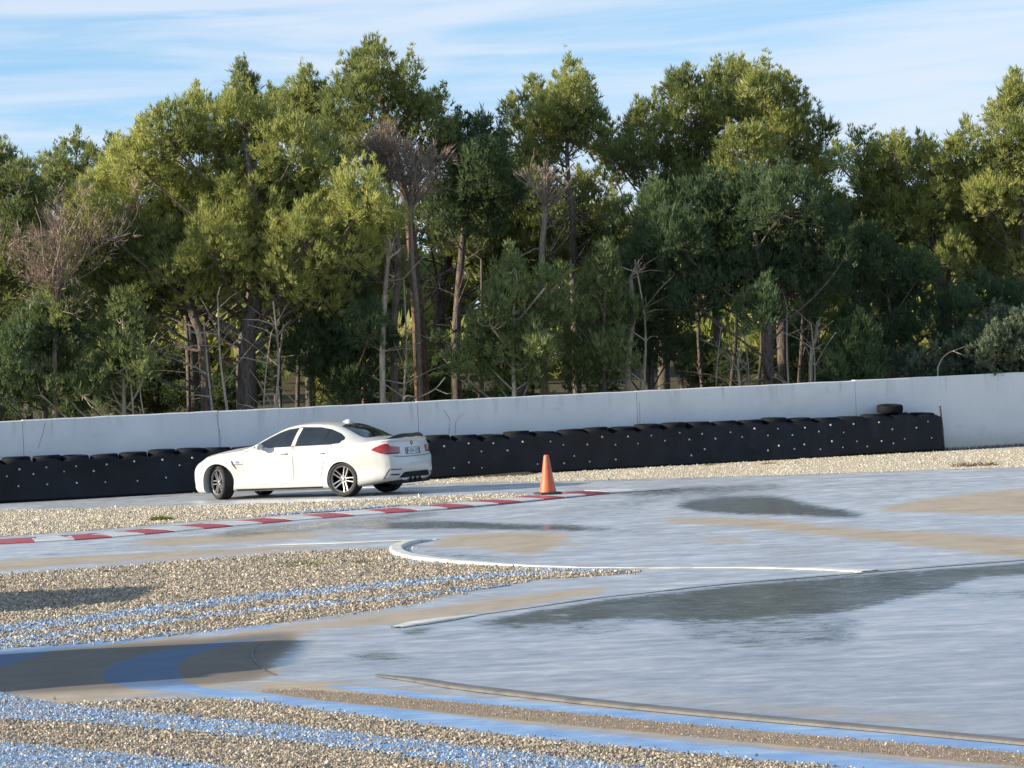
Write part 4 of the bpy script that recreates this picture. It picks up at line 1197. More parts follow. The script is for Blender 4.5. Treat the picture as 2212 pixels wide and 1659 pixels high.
    part('rear_window', 'rw', lambda: decal_mesh('rear_window', spl([(-1.13, 0.0), (-1.14, 0.25), (-1.18, 0.455), (-1.24, 0.485)], 4) + spl([(-1.62, 0.545), (-1.72, 0.53), (-1.785, 0.35), (-1.80, 0.0), (-1.785, -0.35), (-1.72, -0.53), (-1.62, -0.545)], 4) + spl([(-1.24, -0.485), (-1.18, -0.455), (-1.14, -0.25)], 3), 'T', 0.005, 0.06, 0.02), 'glass')
    # boot lid: gap lines, black lip spoiler, badge, plate
    part('boot_gap', 'bg', lambda: ribbon_mesh('boot_gap', [(0.70, 0.735), (0.45, 0.718), (0.0, 0.712), (-0.45, 0.718), (-0.70, 0.735)], 'B', 0.016, 0.004), 'seam')
    def spoiler():
        mb = MB(); n = 24; vs = []
        for i in range(n + 1):
            y = -0.70 + 1.40 * i / n
            s = abs(y) / 0.70
            x0 = -2.395 + 0.15 * s ** 2.6
            h0 = f_top(x0 + 0.02) - f_cr(-2.3) * s ** 2 - 0.012
            lift = 0.052 * (1 - s ** 6) * (1 - 0.12 * math.cos(y * 9))
            for dx, dz in ((0.10, 0.0), (0.04, 0.018 + lift * 0.35), (-0.025, 0.02 + lift), (-0.04, 0.012 + lift), (-0.03, -0.012)):
                vs.append((x0 + dx, y, h0 + dz))
        fs = [(5 * i + k, 5 * i + (k + 1) % 5, 5 * i + 5 + (k + 1) % 5, 5 * i + 5 + k) for i in range(n) for k in range(5)]
        fs += [tuple(range(5)), tuple(5 * n + k for k in range(5))[::-1]]
        mb.add(vs, fs); return mb.mesh('spoiler', False)
    part('spoiler', 'spoil', spoiler, 'trim')
    part('diffuser', 'dif', lambda: decal_mesh('diffuser', [(-0.60, 0.30), (-0.47, 0.415), (-0.40, 0.425), (0.40, 0.425), (0.47, 0.415), (0.60, 0.30), (0.56, 0.255), (-0.56, 0.255)], 'B', 0.007, 0.05, 0.02), 'under')
    def dvalance():
        mb = MB(); mb.box((-2.33, 0, 0.245), (0.26, 1.10, 0.07))
        for y in (-0.18, 0, 0.18): mb.box((-2.44, y, 0.27), (0.10, 0.012, 0.10))
        return mb.mesh('valance')
    part('valance', 'val', dvalance, 'under')
    pl = part('number_plate', 'plate', lambda: plate_mesh(), 'plate')
    part('plate_band', 'pband', lambda: plate_mesh(0.212, 0.257), 'plate_blue', pl)
    part('plate_band', 'pband2', lambda: plate_mesh(-0.257, -0.212), 'plate_blue', pl)
    part('plate_recess', 'prec', lambda: decal_mesh('plate_recess', [(-0.275, 0.882), (0.275, 0.882), (0.275, 0.752), (-0.275, 0.752)], 'B', 0.004, 0.05, 0.01), 'seam')
    if detailed:
        cu = bpy.data.curves.new('plate_letters', 'FONT'); cu.body = 'A EN-105'; cu.size = 0.115; cu.align_x = 'CENTER'; cu.align_y = 'CENTER'; cu.extrude = 0.001
        to = bpy.data.objects.new('tmp_text', cu); COL.objects.link(to); bpy.context.view_layer.update()
        tme = bpy.data.meshes.new_from_object(to.evaluated_get(bpy.context.evaluated_depsgraph_get())); bpy.data.objects.remove(to)
        tme.name = 'plate_letters'; tme.materials.clear(); tme.materials.append(M['plate_text'])
        t = link('plate_letters', tme, None, pl)
        t.matrix_local = Matrix.Translation((PLX - 0.008, 0, 0.815)) @ Matrix(((0, 0, -1, 0), (-1, 0, 0, 0), (0, 1, 0, 0), (0, 0, 0, 1)))
    # round boot badge: dark ring, blue and white quarters
    h, n_ = cast((-4, 0, 0.965), (1, 0, 0))
    bd = empty('badge'); bd.parent = car; bd.matrix_local = Matrix.Translation(h + n_ * 0.004) @ n_.to_track_quat('Z', 'Y').to_matrix().to_4x4()
    mb = MB(); mb.lathe([(0.026, 0.004), (0.041, 0.004), (0.043, -0.003)], 24, 'Z'); mb.build('ring', M['trim'], bd)
    for k in range(4):
        mb = MB(); vs = [(0, 0, 0.003)] + [(0.027 * math.cos(math.pi / 2 * (k + j / 5)), 0.027 * math.sin(math.pi / 2 * (k + j / 5)), 0.003) for j in range(6)]
        mb.add(vs, [(0, j, j + 1) for j in range(1, 6)]); mb.build('quarter', M['plate' if k % 2 else 'badge_blue'], bd, fix=False)
    # roof antenna fin
    def fin():
        mb = MB(); z0 = f_top(-1.02) - 0.012; vs = []
        for x, w_, z in ((-0.90, 0.012, 0.0), (-0.95, 0.026, 0.022), (-1.02, 0.038, 0.062), (-1.085, 0.036, 0.080), (-1.105, 0.02, 0.0)):
            zb_ = f_top(x) - 0.006 - z0
            vs += [(x, -w_, z0 + zb_), (x, -w_ * 0.45, z0 + zb_ + z), (x, w_ * 0.45, z0 + zb_ + z), (x, w_, z0 + zb_)]
        mb.add(vs, [(4 * i + k, 4 * i + k + 1, 4 * i + 5 + k, 4 * i + 4 + k) for i in range(4) for k in range(3)] + [(0, 1, 2, 3), (19, 18, 17, 16)])
        return mb.mesh('antenna_fin', True)
    part('antenna_fin', 'fin', fin, paint)
    # front end: grille and intakes
    for sg in (1, -1):
        part('grille', 'gr%d' % sg, lambda: decal_mesh('grille', [(sg * 0.04, 0.63), (sg * 0.30, 0.62), (sg * 0.33, 0.55), (sg * 0.26, 0.49), (sg * 0.04, 0.49)], 'F', 0.006, 0.05, 0.01), 'trim')
    part('air_intake', 'int', lambda: decal_mesh('air_intake', [(-0.55, 0.40), (0.55, 0.40), (0.50, 0.22), (-0.50, 0.22)], 'F', 0.005, 0.06, 0.01), 'under')
    return car
PLX = cast((-4, 0, 0.815), (1, 0, 0))[0].x - 0.012
def plate_mesh(y0=-0.26, y1=0.26):
    mb = MB(); t = 0.006 if abs(y1 - y0) > 0.1 else 0.0075
    mb.box((PLX, (y0 + y1) / 2, 0.815), (2 * t, y1 - y0, 0.11)); return mb.mesh('number_plate')
# placed by the contact points of its near wheels on the track
CAR_YAW = math.radians(180 - 27.5)
nf, nrr = P(478, 1081), P(747, 1072)
mid = (nf + nrr) / 2
fw = Vector((math.cos(CAR_YAW), math.sin(CAR_YAW), 0)); lf = Vector((-fw.y, fw.x, 0))
c0 = mid - lf * 0.80
car = build_car('sports_sedan', (c0.x, c0.y, 0.004), CAR_YAW, 'paint', math.radians(-31))
tag(car, 'white sports sedan with black boot spoiler sliding on the wet track', 'car')
#==THINGS==
# ------------------------------------------------------------------ traffic cone
cp = P(1184, 1073.2)
cone = empty('traffic_cone', (cp.x, cp.y, 0.05), 0.35)
tag(cone, 'orange traffic cone on a black square base at the end of the kerb', 'traffic cone')
mb = MB(); mb.lathe([(0.148, 0.035), (0.146, 0.06), (0.118, 0.20), (0.088, 0.40), (0.058, 0.60), (0.045, 0.675), (0.040, 0.688), (0.028, 0.690), (0.026, 0.66)], 28, 'Z')
mb.build('cone_body', M['orange'], cone, True)
mb = MB(); vs = []
for z, e in ((0.0, 0.21), (0.022, 0.21), (0.036, 0.19)):
    for k in range(16):
        a = 2 * math.pi * k / 16
        ca, sa = math.cos(a), math.sin(a); q = max(abs(ca), abs(sa)) ** 0.8
        vs.append((e * ca / q, e * sa / q, z))
mb.add(vs, [(i * 16 + k, i * 16 + (k + 1) % 16, i * 16 + 16 + (k + 1) % 16, i * 16 + 16 + k) for i in range(2) for k in range(16)] + [tuple(range(32, 48)), tuple(range(16))[::-1]])
mb.build('base', M['black'], cone)
# small pale marker cones by the barrier
for (px, py, h), lab in zip(((315, 1058, 0.19), (1075, 1020, 0.17), (1331, 1003, 0.15)), ('small pale blue marker cone at the start of the flat red and white kerb', 'small pale blue marker cone on the gravel close to the orange cone', 'small pale blue marker cone half hidden in weeds at the belting foot')):
    p = P(px, py)
    mb = MB(); mb.lathe([(0.075, 0.0), (0.075, 0.012), (0.045, 0.018), (0.018, h), (0.006, h + 0.004)], 16, 'Z')
    o = mb.build('marker_cone', M['pale_plastic'], None, True, (p.x, p.y, 0.022)); tag(o, lab, 'marker cone')

# weeds
def weed(px, py, w, h, n, label, seed, z=0.006, mat='grass'):
    r = np.random.default_rng(seed); p = P(px, py)
    a = r.uniform(0, 6.28, n); rad = np.sqrt(r.uniform(0, 1, n)) * w
    base = np.stack([np.cos(a) * rad, np.sin(a) * rad, np.zeros(n)], -1)
    hh = h * r.uniform(0.4, 1.0, n) * (1 - 0.5 * rad / w)
    lean = np.stack([np.cos(a), np.sin(a), np.zeros(n)], -1) * (hh * r.uniform(0.2, 0.9, n))[:, None]
    tip = base + lean + np.stack([np.zeros(n), np.zeros(n), hh], -1)
    b = a + r.uniform(1, 2, n); sd = np.stack([np.cos(b), np.sin(b), np.zeros(n)], -1) * 0.012
    V = np.stack([base - sd, base + sd, tip], 1).reshape(-1, 3); F = np.arange(3 * n).reshape(-1, 3)
    me = np_mesh('weed_tuft', V, F)
    t = np.repeat(r.uniform(0.1, 1, n), 3).astype(np.float32)
    at_ = me.attributes.new('tint', 'FLOAT', 'POINT'); at_.data.foreach_set('value', t)
    o = link('weed_tuft', me, FOL[mat], None, (p.x, p.y, z)); tag(o, label, 'weed', 'weed tufts on the gravel')
weed(347, 1124, 0.20, 0.11, 420, 'round green weed tuft on gravel behind the kerb', 1)
weed(655, 1220, 0.42, 0.05, 320, 'flat green weed patch on gravel inside the white line bend', 2)
weed(780, 1217, 0.20, 0.06, 120, 'little yellowish weed at the tip of the gravel bed', 3)
weed(2082, 1008, 0.26, 0.16, 150, 'dry brown weed at the edge of the pale gravel verge', 4, mat='dry')
weed(2130, 1006, 0.30, 0.14, 150, 'dry brown weed at the edge of the pale gravel verge', 5, mat='dry')
weed(1525, 997, 0.22, 0.34, 60, 'tall thin dry weed standing against the black belting', 6, mat='dry')
weed(1660, 1003, 0.2, 0.10, 90, 'low brown weed on the pale gravel below the belting', 7, mat='dry')
weed(1540, 1005, 0.25, 0.06, 90, 'flat dark weed on the pale gravel below the belting', 8)
for i, px in enumerate(range(960, 2030, 38)):
    weed(px + (i * 37) % 23, 1027 - (px - 940) * 0.0505, 0.28, 0.10 + 0.05 * ((i * 7) % 3), 60, 'low green weed growing along the foot of the belting', 20 + i)
for i, px in enumerate(range(20, 300, 40)):
    weed(px, 1073.5 - (px) * 0.03, 0.28, 0.08, 50, 'low green weed growing along the foot of the belting', 60 + i)

for i, px in enumerate(range(2050, 2230, 24)):
    weed(px, 974 - (px - 2030) * 0.06, 0.3, 0.12, 60, 'low dry weed at the bare foot of the wall past the barrier', 90 + i, mat='dry')
# ------------------------------------------------------------------ unseen van shapes added beyond the left edge to cast the ground shadows
def van(px_near, px_far, tip, H, nose, label, paint):  # unseen van shape added for its shadow, which sets its place and profile
    a, b, t = P(*px_near), P(*px_far), P(*tip)
    k = 1 / math.tan(SUN_EL)
    dx, dy = math.cos(SUN_AZ) * k, math.sin(SUN_AZ) * k
    Ln = (b.y - a.y) * 0.96; W2 = 0.9
    xr = t.x - dx * H                       # roof edge on the track side
    root = empty('shadow_van', (xr - W2, a.y - dy * H * 0.9, 0.0))
    tag(root, label, 'van')
    prof = [(0.05, 0.30), (0.0, 0.75), (nose * 0.10, H * 0.50), (nose * 0.55, H * 0.58), (nose, H * 0.97), (nose + 0.25, H), (Ln - 0.25, H), (Ln, H * 0.94), (Ln, 0.35), (Ln - 0.1, 0.30)]
    mb = MB(); n = len(prof); vs = []
    for s, q in ((-1, 0.90), (-1, 1.0), (1, 1.0), (1, 0.90)):
        for y, z in prof:
            inset = 0.12 * max(0, (z - H * 0.55) / (H * 0.45))
            vs.append((s * (W2 - inset - (0.06 if q < 1 else 0) + 0.06), Ln / 2 + (y - Ln / 2) * (1.0 if q < 1 else 0.985), z))
    vs = vs[n:2 * n] + vs[2 * n:3 * n]
    mb.add(vs, [(i, (i + 1) % n, n + (i + 1) % n, n + i) for i in range(n)] + [tuple(range(n))[::-1], tuple(range(n, 2 * n))])
    bd = mb.build('body', M[paint], root)
    bv = bd.modifiers.new('bevel', 'BEVEL'); bv.width = 0.07; bv.segments = 3; bv.limit_method = 'ANGLE'; bv.angle_limit = 0.5
    for s in (-1, 1):
        for y0, y1 in ((nose * 0.75 + 0.3, nose + 1.1), (nose + 1.2, Ln - 0.3)):
            if y1 - y0 < 0.3: continue
            mb = MB(); xo = s * (W2 + 0.06 - 0.12 * 0.55)
            mb.box((xo, (y0 + y1) / 2, H * 0.76), (0.12, y1 - y0, H * 0.24)); mb.build('window', M['glass'], root)
        for yw in (0.75, Ln - 0.75):
            mb = MB(); mb.lathe([(0.001, 0.11), (0.20, 0.11), (0.21, 0.09), (0.30, 0.10), (0.33, 0.05), (0.33, -0.1), (0.001, -0.1)], 28, 'X', (s * (W2 - 0.06), yw, 0.33)) if s > 0 else mb.lathe([(0.001, -0.11), (0.20, -0.11), (0.21, -0.09), (0.30, -0.10), (0.33, -0.05), (0.33, 0.1), (0.001, 0.1)], 28, 'X', (s * (W2 - 0.06), yw, 0.33))
            mb.build('wheel', M['tyre'], root)
    mb = MB(); mb.box((0, nose * 0.80, H * 0.80), (1.4, 0.25, H * 0.22), None); mb.build('windscreen', M['glass'], root)
van((0, 1500), (0, 1407), (690, 1400), 2.05, 0.9, 'grey van shape added out of view to shade the foreground bend', 'paint_grey')
van((0, 1337), (0, 1281), (340, 1290), 1.85, 1.3, 'white van shape with a sloping nose added out of view to shade the gravel tip', 'paint')
#==TREES==
# ------------------------------------------------------------------ trees
def blades(pos, dirs, length, width, K, spread, r):
    """K narrow needles fanned round each direction; returns triangles"""
    n = len(pos)
    d = dirs[:, None, :] + r.normal(0, spread, (n, K, 3))
    d /= np.linalg.norm(d, axis=2)[..., None] + 1e-9
    L_ = (length * r.uniform(0.6, 1.15, (n, K)))[..., None]
    s = np.cross(d, r.normal(0, 1, (n, K, 3))); s /= np.linalg.norm(s, axis=2)[..., None] + 1e-9
    b = pos[:, None, :] + r.normal(0, 0.02, (n, K, 3))
    w = width * r.uniform(0.7, 1.3, (n, K))[..., None]
    return np.stack([b - s * w * 0.5 + d * L_ * 0.25, b + s * w * 0.5 + d * L_ * 0.25, b + d * L_], 2)
def crown_mesh(name, lobes, r, K=8, tuft=0.165, width=0.028, sub_d=1.25, sub_r=0.27, tuft_n=17, up=0.8, flat=1.45, bias=0.0):
    """lobes: (centre, radius xyz). returns mesh and the positions of the small clumps"""
    allT, allC, subs = [], [], []
    for c, rad in lobes:
        c = np.array(c); rad = np.array(rad)
        m = float(np.mean(rad))
        ns = max(4, int(sub_d * 4.6 * (m / sub_r) ** 2))
        q = r.normal(0, 1, (ns, 3)); q /= np.linalg.norm(q, axis=1)[:, None]
        q[:, 2] = np.where(q[:, 2] < -0.75, -q[:, 2] * 0.6, q[:, 2])
        f = r.uniform(0.45, 1.0, ns) ** 0.6 * np.where(r.uniform(0, 1, ns) < 0.14, r.uniform(1.05, 1.35, ns), 1.0)
        sc = c + q * rad * f[:, None]
        lobe_t = r.normal(0, 0.10)
        nsh = max(2, int(7 * m))
        for k in range(nsh):                 # upright leader shoots
            a = r.uniform(0, 6.28); rr = r.uniform(0, 0.85)
            q0 = c + np.array([math.cos(a) * rr * rad[0], math.sin(a) * rr * rad[1], rad[2] * math.sqrt(1 - rr * rr) * 0.9])
            hh = r.uniform(0.2, 0.55); nt = 14
            zz = r.uniform(0, 1, nt)
            pos = q0 + np.stack([r.normal(0, 0.05, nt) * (1.4 - zz), r.normal(0, 0.05, nt) * (1.4 - zz), zz * hh], -1)
            d = np.stack([r.normal(0, 0.45, nt), r.normal(0, 0.45, nt), np.full(nt, 1.0)], -1); d /= np.linalg.norm(d, axis=1)[:, None]
            T = blades(pos, d, tuft * 0.8, width * 0.9, K, 0.25, r)
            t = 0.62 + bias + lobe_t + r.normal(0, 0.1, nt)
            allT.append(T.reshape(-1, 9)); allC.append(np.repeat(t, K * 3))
        for k in range(ns):
            rs = sub_r * r.uniform(0.5, 1.35); tl = tuft * r.uniform(0.75, 1.45)
            nt = int(tuft_n * (rs / sub_r) ** 2)
            p = r.normal(0, 1, (nt, 3)); p /= np.linalg.norm(p, axis=1)[:, None]
            p[:, 2] = np.where(p[:, 2] < -0.4, -p[:, 2], p[:, 2])
            pos = sc[k] + p * rs * r.uniform(0.35, 1.0, (nt, 1)) * np.array([0.82, 0.82, flat])
            out = (pos - c) / (np.linalg.norm(pos - c, axis=1)[:, None] + 1e-6)
            d = out * 0.45 + p * 0.55 + np.array([0, 0, up])
            d /= np.linalg.norm(d, axis=1)[:, None]
            T = blades(pos, d, tl, width, K, r.uniform(0.22, 0.42), r)
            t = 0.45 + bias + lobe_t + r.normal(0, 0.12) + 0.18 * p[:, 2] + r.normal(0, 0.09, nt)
            allT.append(T.reshape(-1, 9)); allC.append(np.repeat(t, K * 3))
            subs.append((sc[k], c))
    T = np.concatenate(allT).reshape(-1, 3); t = np.clip(np.concatenate(allC), 0, 1).astype(np.float32)
    me = np_mesh(name, T, np.arange(len(T)).reshape(-1, 3))
    a = me.attributes.new('tint', 'FLOAT', 'POINT'); a.data.foreach_set('value', t)
    return me, subs
def bez(a, b, c, n):
    return [a * (1 - t) ** 2 + b * 2 * t * (1 - t) + c * t * t for t in [i / (n - 1) for i in range(n)]]
def limbs(mb, trunk, rads, lobes, subs, r, twig=True, thick=1.0):
    mb.tube(trunk, rads, 9)
    tz = np.array([p.z for p in trunk])
    for c, rad in lobes:
        c = Vector(c)
        hz = c.z - (0.7 * (c.xy - trunk[-1].xy).length + 0.4)
        k = int(np.clip(np.searchsorted(tz, hz), 1, len(trunk) - 2))
        st = trunk[k]
        mid = st.lerp(c, 0.5) + Vector((r.normal(0, 0.15), r.normal(0, 0.15), -0.12 * (c - st).length + r.normal(0, .1)))
        r0 = max(0.022, rads[k] * 0.24) * thick
        mb.tube(bez(st, mid, c, 6), list(np.linspace(r0, 0.022, 6)), 5, False)
    if twig:
        for i, (s, c) in enumerate(subs):
            if i % 2: continue
            s, c = Vector(s), Vector(c)
            m_ = s.lerp(c, 0.5) + Vector((0, 0, -0.08))
            mb.tube([c, m_, s], [0.018, 0.012, 0.006], 3, False)
TREES = {}
def pine(key, name, label, base, off, lobes, trunk, rad, fol, bark='bark', seed=0, group=None, cat='tree', depth=0.8, stretch=(1, 1), dead=0, **kw):
    """base, trunk, lobes given in picture coordinates at a depth behind the wall"""
    r = np.random.default_rng(seed * 101 + 3)
    Y = wall_y(base[0]) + off
    b = at(base[0], base[1], Y); b = Vector((b.x, b.y, 0.2))
    root = empty(name, b)
    tag(root, label, cat, group)
    tr = [b.copy()] + [Vector(at(x, y, Y + (0 if i == 0 else r.normal(0, 0.15)))) for i, (x, y) in enumerate(trunk)]
    trs = [Vector(p) for p in smooth_line([tuple(p) for p in tr], 5)]
    rads = list(np.linspace(rad, rad * 0.28, len(trs)))
    rads[0] *= 1.25
    sc = Y / FPX
    lb = []
    for (x, y, rp) in lobes:
        dz = r.normal(0, depth)
        p = at(x, y + (14 if y < 450 else 4), Y + dz)
        m = rp * sc * 1.06
        lb.append(((p.x - b.x, p.y - b.y, p.z - b.z), (m * stretch[0], m * (0.9 + 0.3 * r.random()), m * stretch[1])))
    me, subs = crown_mesh('crown', lb, r, **kw)
    mb = MB(); limbs(mb, [p - b for p in trs], rads, lb, subs, r)
    for k in range(dead):                       # dead snags on the lower trunk
        i = int(r.integers(len(trs) // 8 + 1, max(len(trs) // 8 + 2, int(len(trs) * 0.7)))); p = trs[i] - b
        a = r.uniform(0, 6.28); ln = r.uniform(0.5, 1.5)
        d = Vector((math.cos(a), math.sin(a) * 0.6, r.uniform(0.0, 0.7)))
        q1 = p + d * ln * 0.5 + Vector((0, 0, 0.06)); q2 = p + d * ln + Vector((0, 0, r.uniform(-0.1, 0.25)))
        mb.tube([p, q1, q2], [0.03, 0.018, 0.006], 4, False)
        mb.tube([q1, q1 + Vector((r.normal(0, .3), r.normal(0, .3), r.uniform(0, .4)))], [0.012, 0.004], 3, False)
    mb.build('trunk', M[bark], root, True, fix=False)
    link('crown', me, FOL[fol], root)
    TREES[key] = root
    return root
def clone(src, name, label, loc, rz, scale, group, cat='tree'):
    o = empty(name, loc, rz); o.scale = scale
    tag(o, label, cat, group)
    for ch in src.children:
        c = ch.copy(); COL.objects.link(c); c.parent = o; c.matrix_parent_inverse = Matrix.Identity(4)
    return o

pine('A', 'pine_tree', 'broad sunlit pine with a thick dark trunk rising behind the white car', (527, 884), 3.6,
     [(300, 345, 60), (245, 420, 70), (365, 290, 55), (440, 262, 55), (520, 255, 52), (595, 262, 45), (330, 420, 80), (430, 355, 80), (535, 345, 80), (630, 330, 70), (700, 345, 50),
      (300, 520, 75), (200, 470, 55), (410, 470, 85), (520, 450, 85), (620, 430, 80), (710, 440, 75), (790, 420, 60), (820, 480, 50), (560, 545, 80), (660, 540, 80), (760, 545, 70), (470, 560, 70), (380, 590, 60), (690, 640, 60), (180, 560, 50), (430, 640, 50), (320, 600, 55), (520, 610, 55), (610, 620, 60)],
     [(530, 760), (552, 640), (560, 520), (545, 400), (530, 300)], 0.24, 'lit', 'bark', 1, bias=0.10, depth=0.9, dead=5)
pine('B', 'pine_tree', 'forked dark pine with drooping low limbs left of the thick trunk', (445, 888), 3.4,
     [(330, 620, 75), (380, 600, 60), (270, 660, 60), (460, 620, 50), (250, 610, 65), (180, 620, 55), (300, 700, 65), (400, 660, 60), (130, 690, 50), (230, 540, 60), (340, 560, 60)],
     [(440, 760), (420, 690), (390, 630), (330, 560)], 0.15, 'mid', 'bark', 2, depth=0.9, dead=8, bias=-0.08)
pine('C', 'pine_tree', 'tallest pine with a reddish trunk and an open twin-pointed top', (912, 868), 6.5,
     [(765, 165, 42), (745, 225, 45), (800, 130, 32), (790, 200, 50), (828, 135, 30), (835, 200, 40), (740, 290, 42), (800, 270, 48), (870, 180, 34), (890, 150, 22), (880, 240, 45), (915, 270, 40), (945, 225, 28), (930, 250, 34), (850, 300, 42), (960, 300, 30), (780, 340, 34), (715, 260, 22)],
     [(905, 720), (895, 590), (880, 450), (850, 320), (820, 200)], 0.19, 'mid', 'bark_red', 3, depth=0.6, dead=14, bias=0.0, sub_d=1.2)
pine('D', 'pine_tree', 'dense low-topped dark pine between the bare trees', (985, 868), 7.5,
     [(1010, 290, 42), (1055, 300, 40), (985, 340, 55), (1050, 360, 60), (1000, 410, 62), (930, 370, 48), (1080, 420, 50), (960, 470, 48), (1040, 480, 50)],
     [(985, 760), (990, 640), (1000, 520), (1010, 400), (1020, 330)], 0.14, 'dark', 'bark', 4, depth=0.8, dead=12)
pine('E', 'pine_tree', 'slender pine with a spire top above the bleached bare branches', (1246, 850), 7.0,
     [(1232, 160, 26), (1228, 205, 36), (1258, 230, 32), (1200, 215, 26), (1155, 200, 20), (1150, 245, 34), (1190, 260, 46), (1240, 268, 42), (1272, 270, 26), (1125, 290, 30), (1165, 300, 40), (1215, 305, 45), (1105, 235, 14), (1262, 180, 16)],
     [(1243, 740), (1238, 600), (1236, 460), (1225, 340), (1228, 220)], 0.12, 'lit', 'bark', 5, depth=0.6, dead=16, bias=-0.02, sub_d=1.25, stretch=(0.9, 1.15))
pine('F', 'pine_tree', 'wide dark pine with arching limbs and sky gaps below its crown', (1430, 845), 8.0,
     [(1420, 245, 40), (1385, 275, 34), (1480, 200, 42), (1500, 250, 55), (1555, 180, 38), (1580, 160, 26), (1560, 250, 50), (1440, 310, 55), (1520, 330, 55), (1370, 340, 48), (1310, 310, 40), (1330, 370, 45), (1420, 380, 50), (1490, 400, 40), (1290, 270, 24), (1590, 230, 40)],
     [(1435, 720), (1450, 600), (1470, 480), (1500, 360), (1520, 260)], 0.17, 'mid', 'bark', 6, depth=0.9, dead=12, bias=-0.06)
pine('G', 'pine_tree', 'tall sunlit pine with a feathery top standing over the shaded round tree', (1690, 845), 6.0,
     [(1655, 155, 26), (1635, 200, 40), (1680, 195, 36), (1700, 240, 38), (1625, 260, 50), (1680, 280, 55), (1720, 300, 48), (1600, 320, 46), (1650, 350, 60), (1720, 370, 55), (1560, 370, 36), (1745, 245, 26), (1770, 290, 28), (1780, 350, 38), (1610, 160, 20), (1755, 400, 40), (1580, 400, 40)],
     [(1690, 720), (1685, 560), (1675, 420), (1665, 300), (1658, 200)], 0.17, 'lit', 'bark', 7, depth=0.7, dead=8, bias=-0.02)
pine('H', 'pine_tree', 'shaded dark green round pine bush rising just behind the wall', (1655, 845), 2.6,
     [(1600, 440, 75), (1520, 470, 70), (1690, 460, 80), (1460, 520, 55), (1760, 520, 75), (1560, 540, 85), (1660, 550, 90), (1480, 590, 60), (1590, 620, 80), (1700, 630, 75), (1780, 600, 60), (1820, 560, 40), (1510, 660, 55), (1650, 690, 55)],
     [(1660, 740), (1650, 620), (1630, 500)], 0.15, 'dark', 'bark', 8, depth=0.8, dead=6, bias=-0.14)  # low tint puts this tree's shade into its needle colour
pine('I', 'pine_tree', 'loose yellow-green pine spreading right of the shaded round tree', (2030, 812), 5.5,
     [(1860, 320, 28), (1885, 355, 38), (1930, 335, 36), (1965, 375, 50), (1910, 410, 50), (2010, 350, 38), (2030, 410, 55), (2075, 340, 40), (2090, 300, 24), (2100, 390, 50), (1880, 470, 45), (1950, 480, 55), (2010, 500, 50), (1840, 470, 26), (1985, 320, 22), (1820, 350, 26)],
     [(2035, 700), (2030, 600), (2010, 500), (1990, 400)], 0.16, 'lit', 'bark', 9, depth=0.8, dead=6, bias=-0.04)
pine('J', 'pine_tree', 'tall pine at the right cut off by the edge of the view', (2215, 805), 4.6,
     [(2200, 200, 36), (2225, 240, 50), (2165, 250, 34), (2190, 310, 55), (2150, 330, 36), (2250, 340, 60), (2200, 400, 55), (2150, 450, 55), (2100, 500, 48), (2190, 500, 65), (2060, 560, 40), (2130, 570, 62), (2220, 590, 60), (2040, 520, 26), (2090, 440, 30), (2290, 430, 70)],
     [(2210, 690), (2212, 560), (2208, 420), (2205, 280)], 0.18, 'lit', 'bark', 10, depth=0.8, dead=4, bias=0.0)
pine('K', 'pine_tree', 'grey-green pine at the left edge with sparse sky gaps', (-15, 905), 4.8,
     [(10, 370, 38), (45, 390, 34), (-40, 380, 50), (15, 440, 55), (75, 440, 34), (40, 510, 55), (-40, 500, 70), (20, 590, 60), (70, 600, 42), (-30, 640, 70), (60, 680, 45)],
     [(-10, 780), (-5, 640), (5, 500), (10, 400)], 0.16, 'mid', 'bark', 11, depth=0.8, dead=6, bias=-0.1, sub_d=1.1)
pine('L', 'pine_tree', 'distant pine tips showing over the rusty dead branches', (165, 880), 11.0,
     [(150, 340, 22), (165, 312, 13), (125, 375, 28), (195, 350, 20), (245, 312, 14), (250, 350, 28), (220, 375, 28), (110, 410, 28), (300, 330, 18), (170, 395, 34)],
     [(170, 700), (175, 520), (180, 400), (190, 330)], 0.12, 'mid', 'bark', 12, depth=0.8, bias=-0.12, sub_d=1.1)
pine('M', 'pine_tree', 'narrow pointed pine top directly above the broad sunlit crown', (545, 870), 10.0,
     [(528, 165, 16), (527, 190, 24), (510, 215, 26), (545, 215, 24), (525, 250, 36), (590, 215, 14), (590, 245, 28)],
     [(540, 640), (535, 420), (530, 260), (528, 180)], 0.11, 'mid', 'bark', 13, depth=0.3, bias=-0.08, sub_d=1.25)
pine('N', 'pine_tree', 'small conical pine top next to the tallest open crown', (665, 870), 9.0,
     [(662, 165, 16), (660, 195, 26), (640, 225, 28), (685, 225, 28), (662, 260, 42), (705, 260, 24), (630, 270, 30)],
     [(665, 640), (664, 420), (662, 260), (661, 180)], 0.11, 'lit', 'bark', 14, depth=0.3, bias=-0.06, sub_d=1.25)
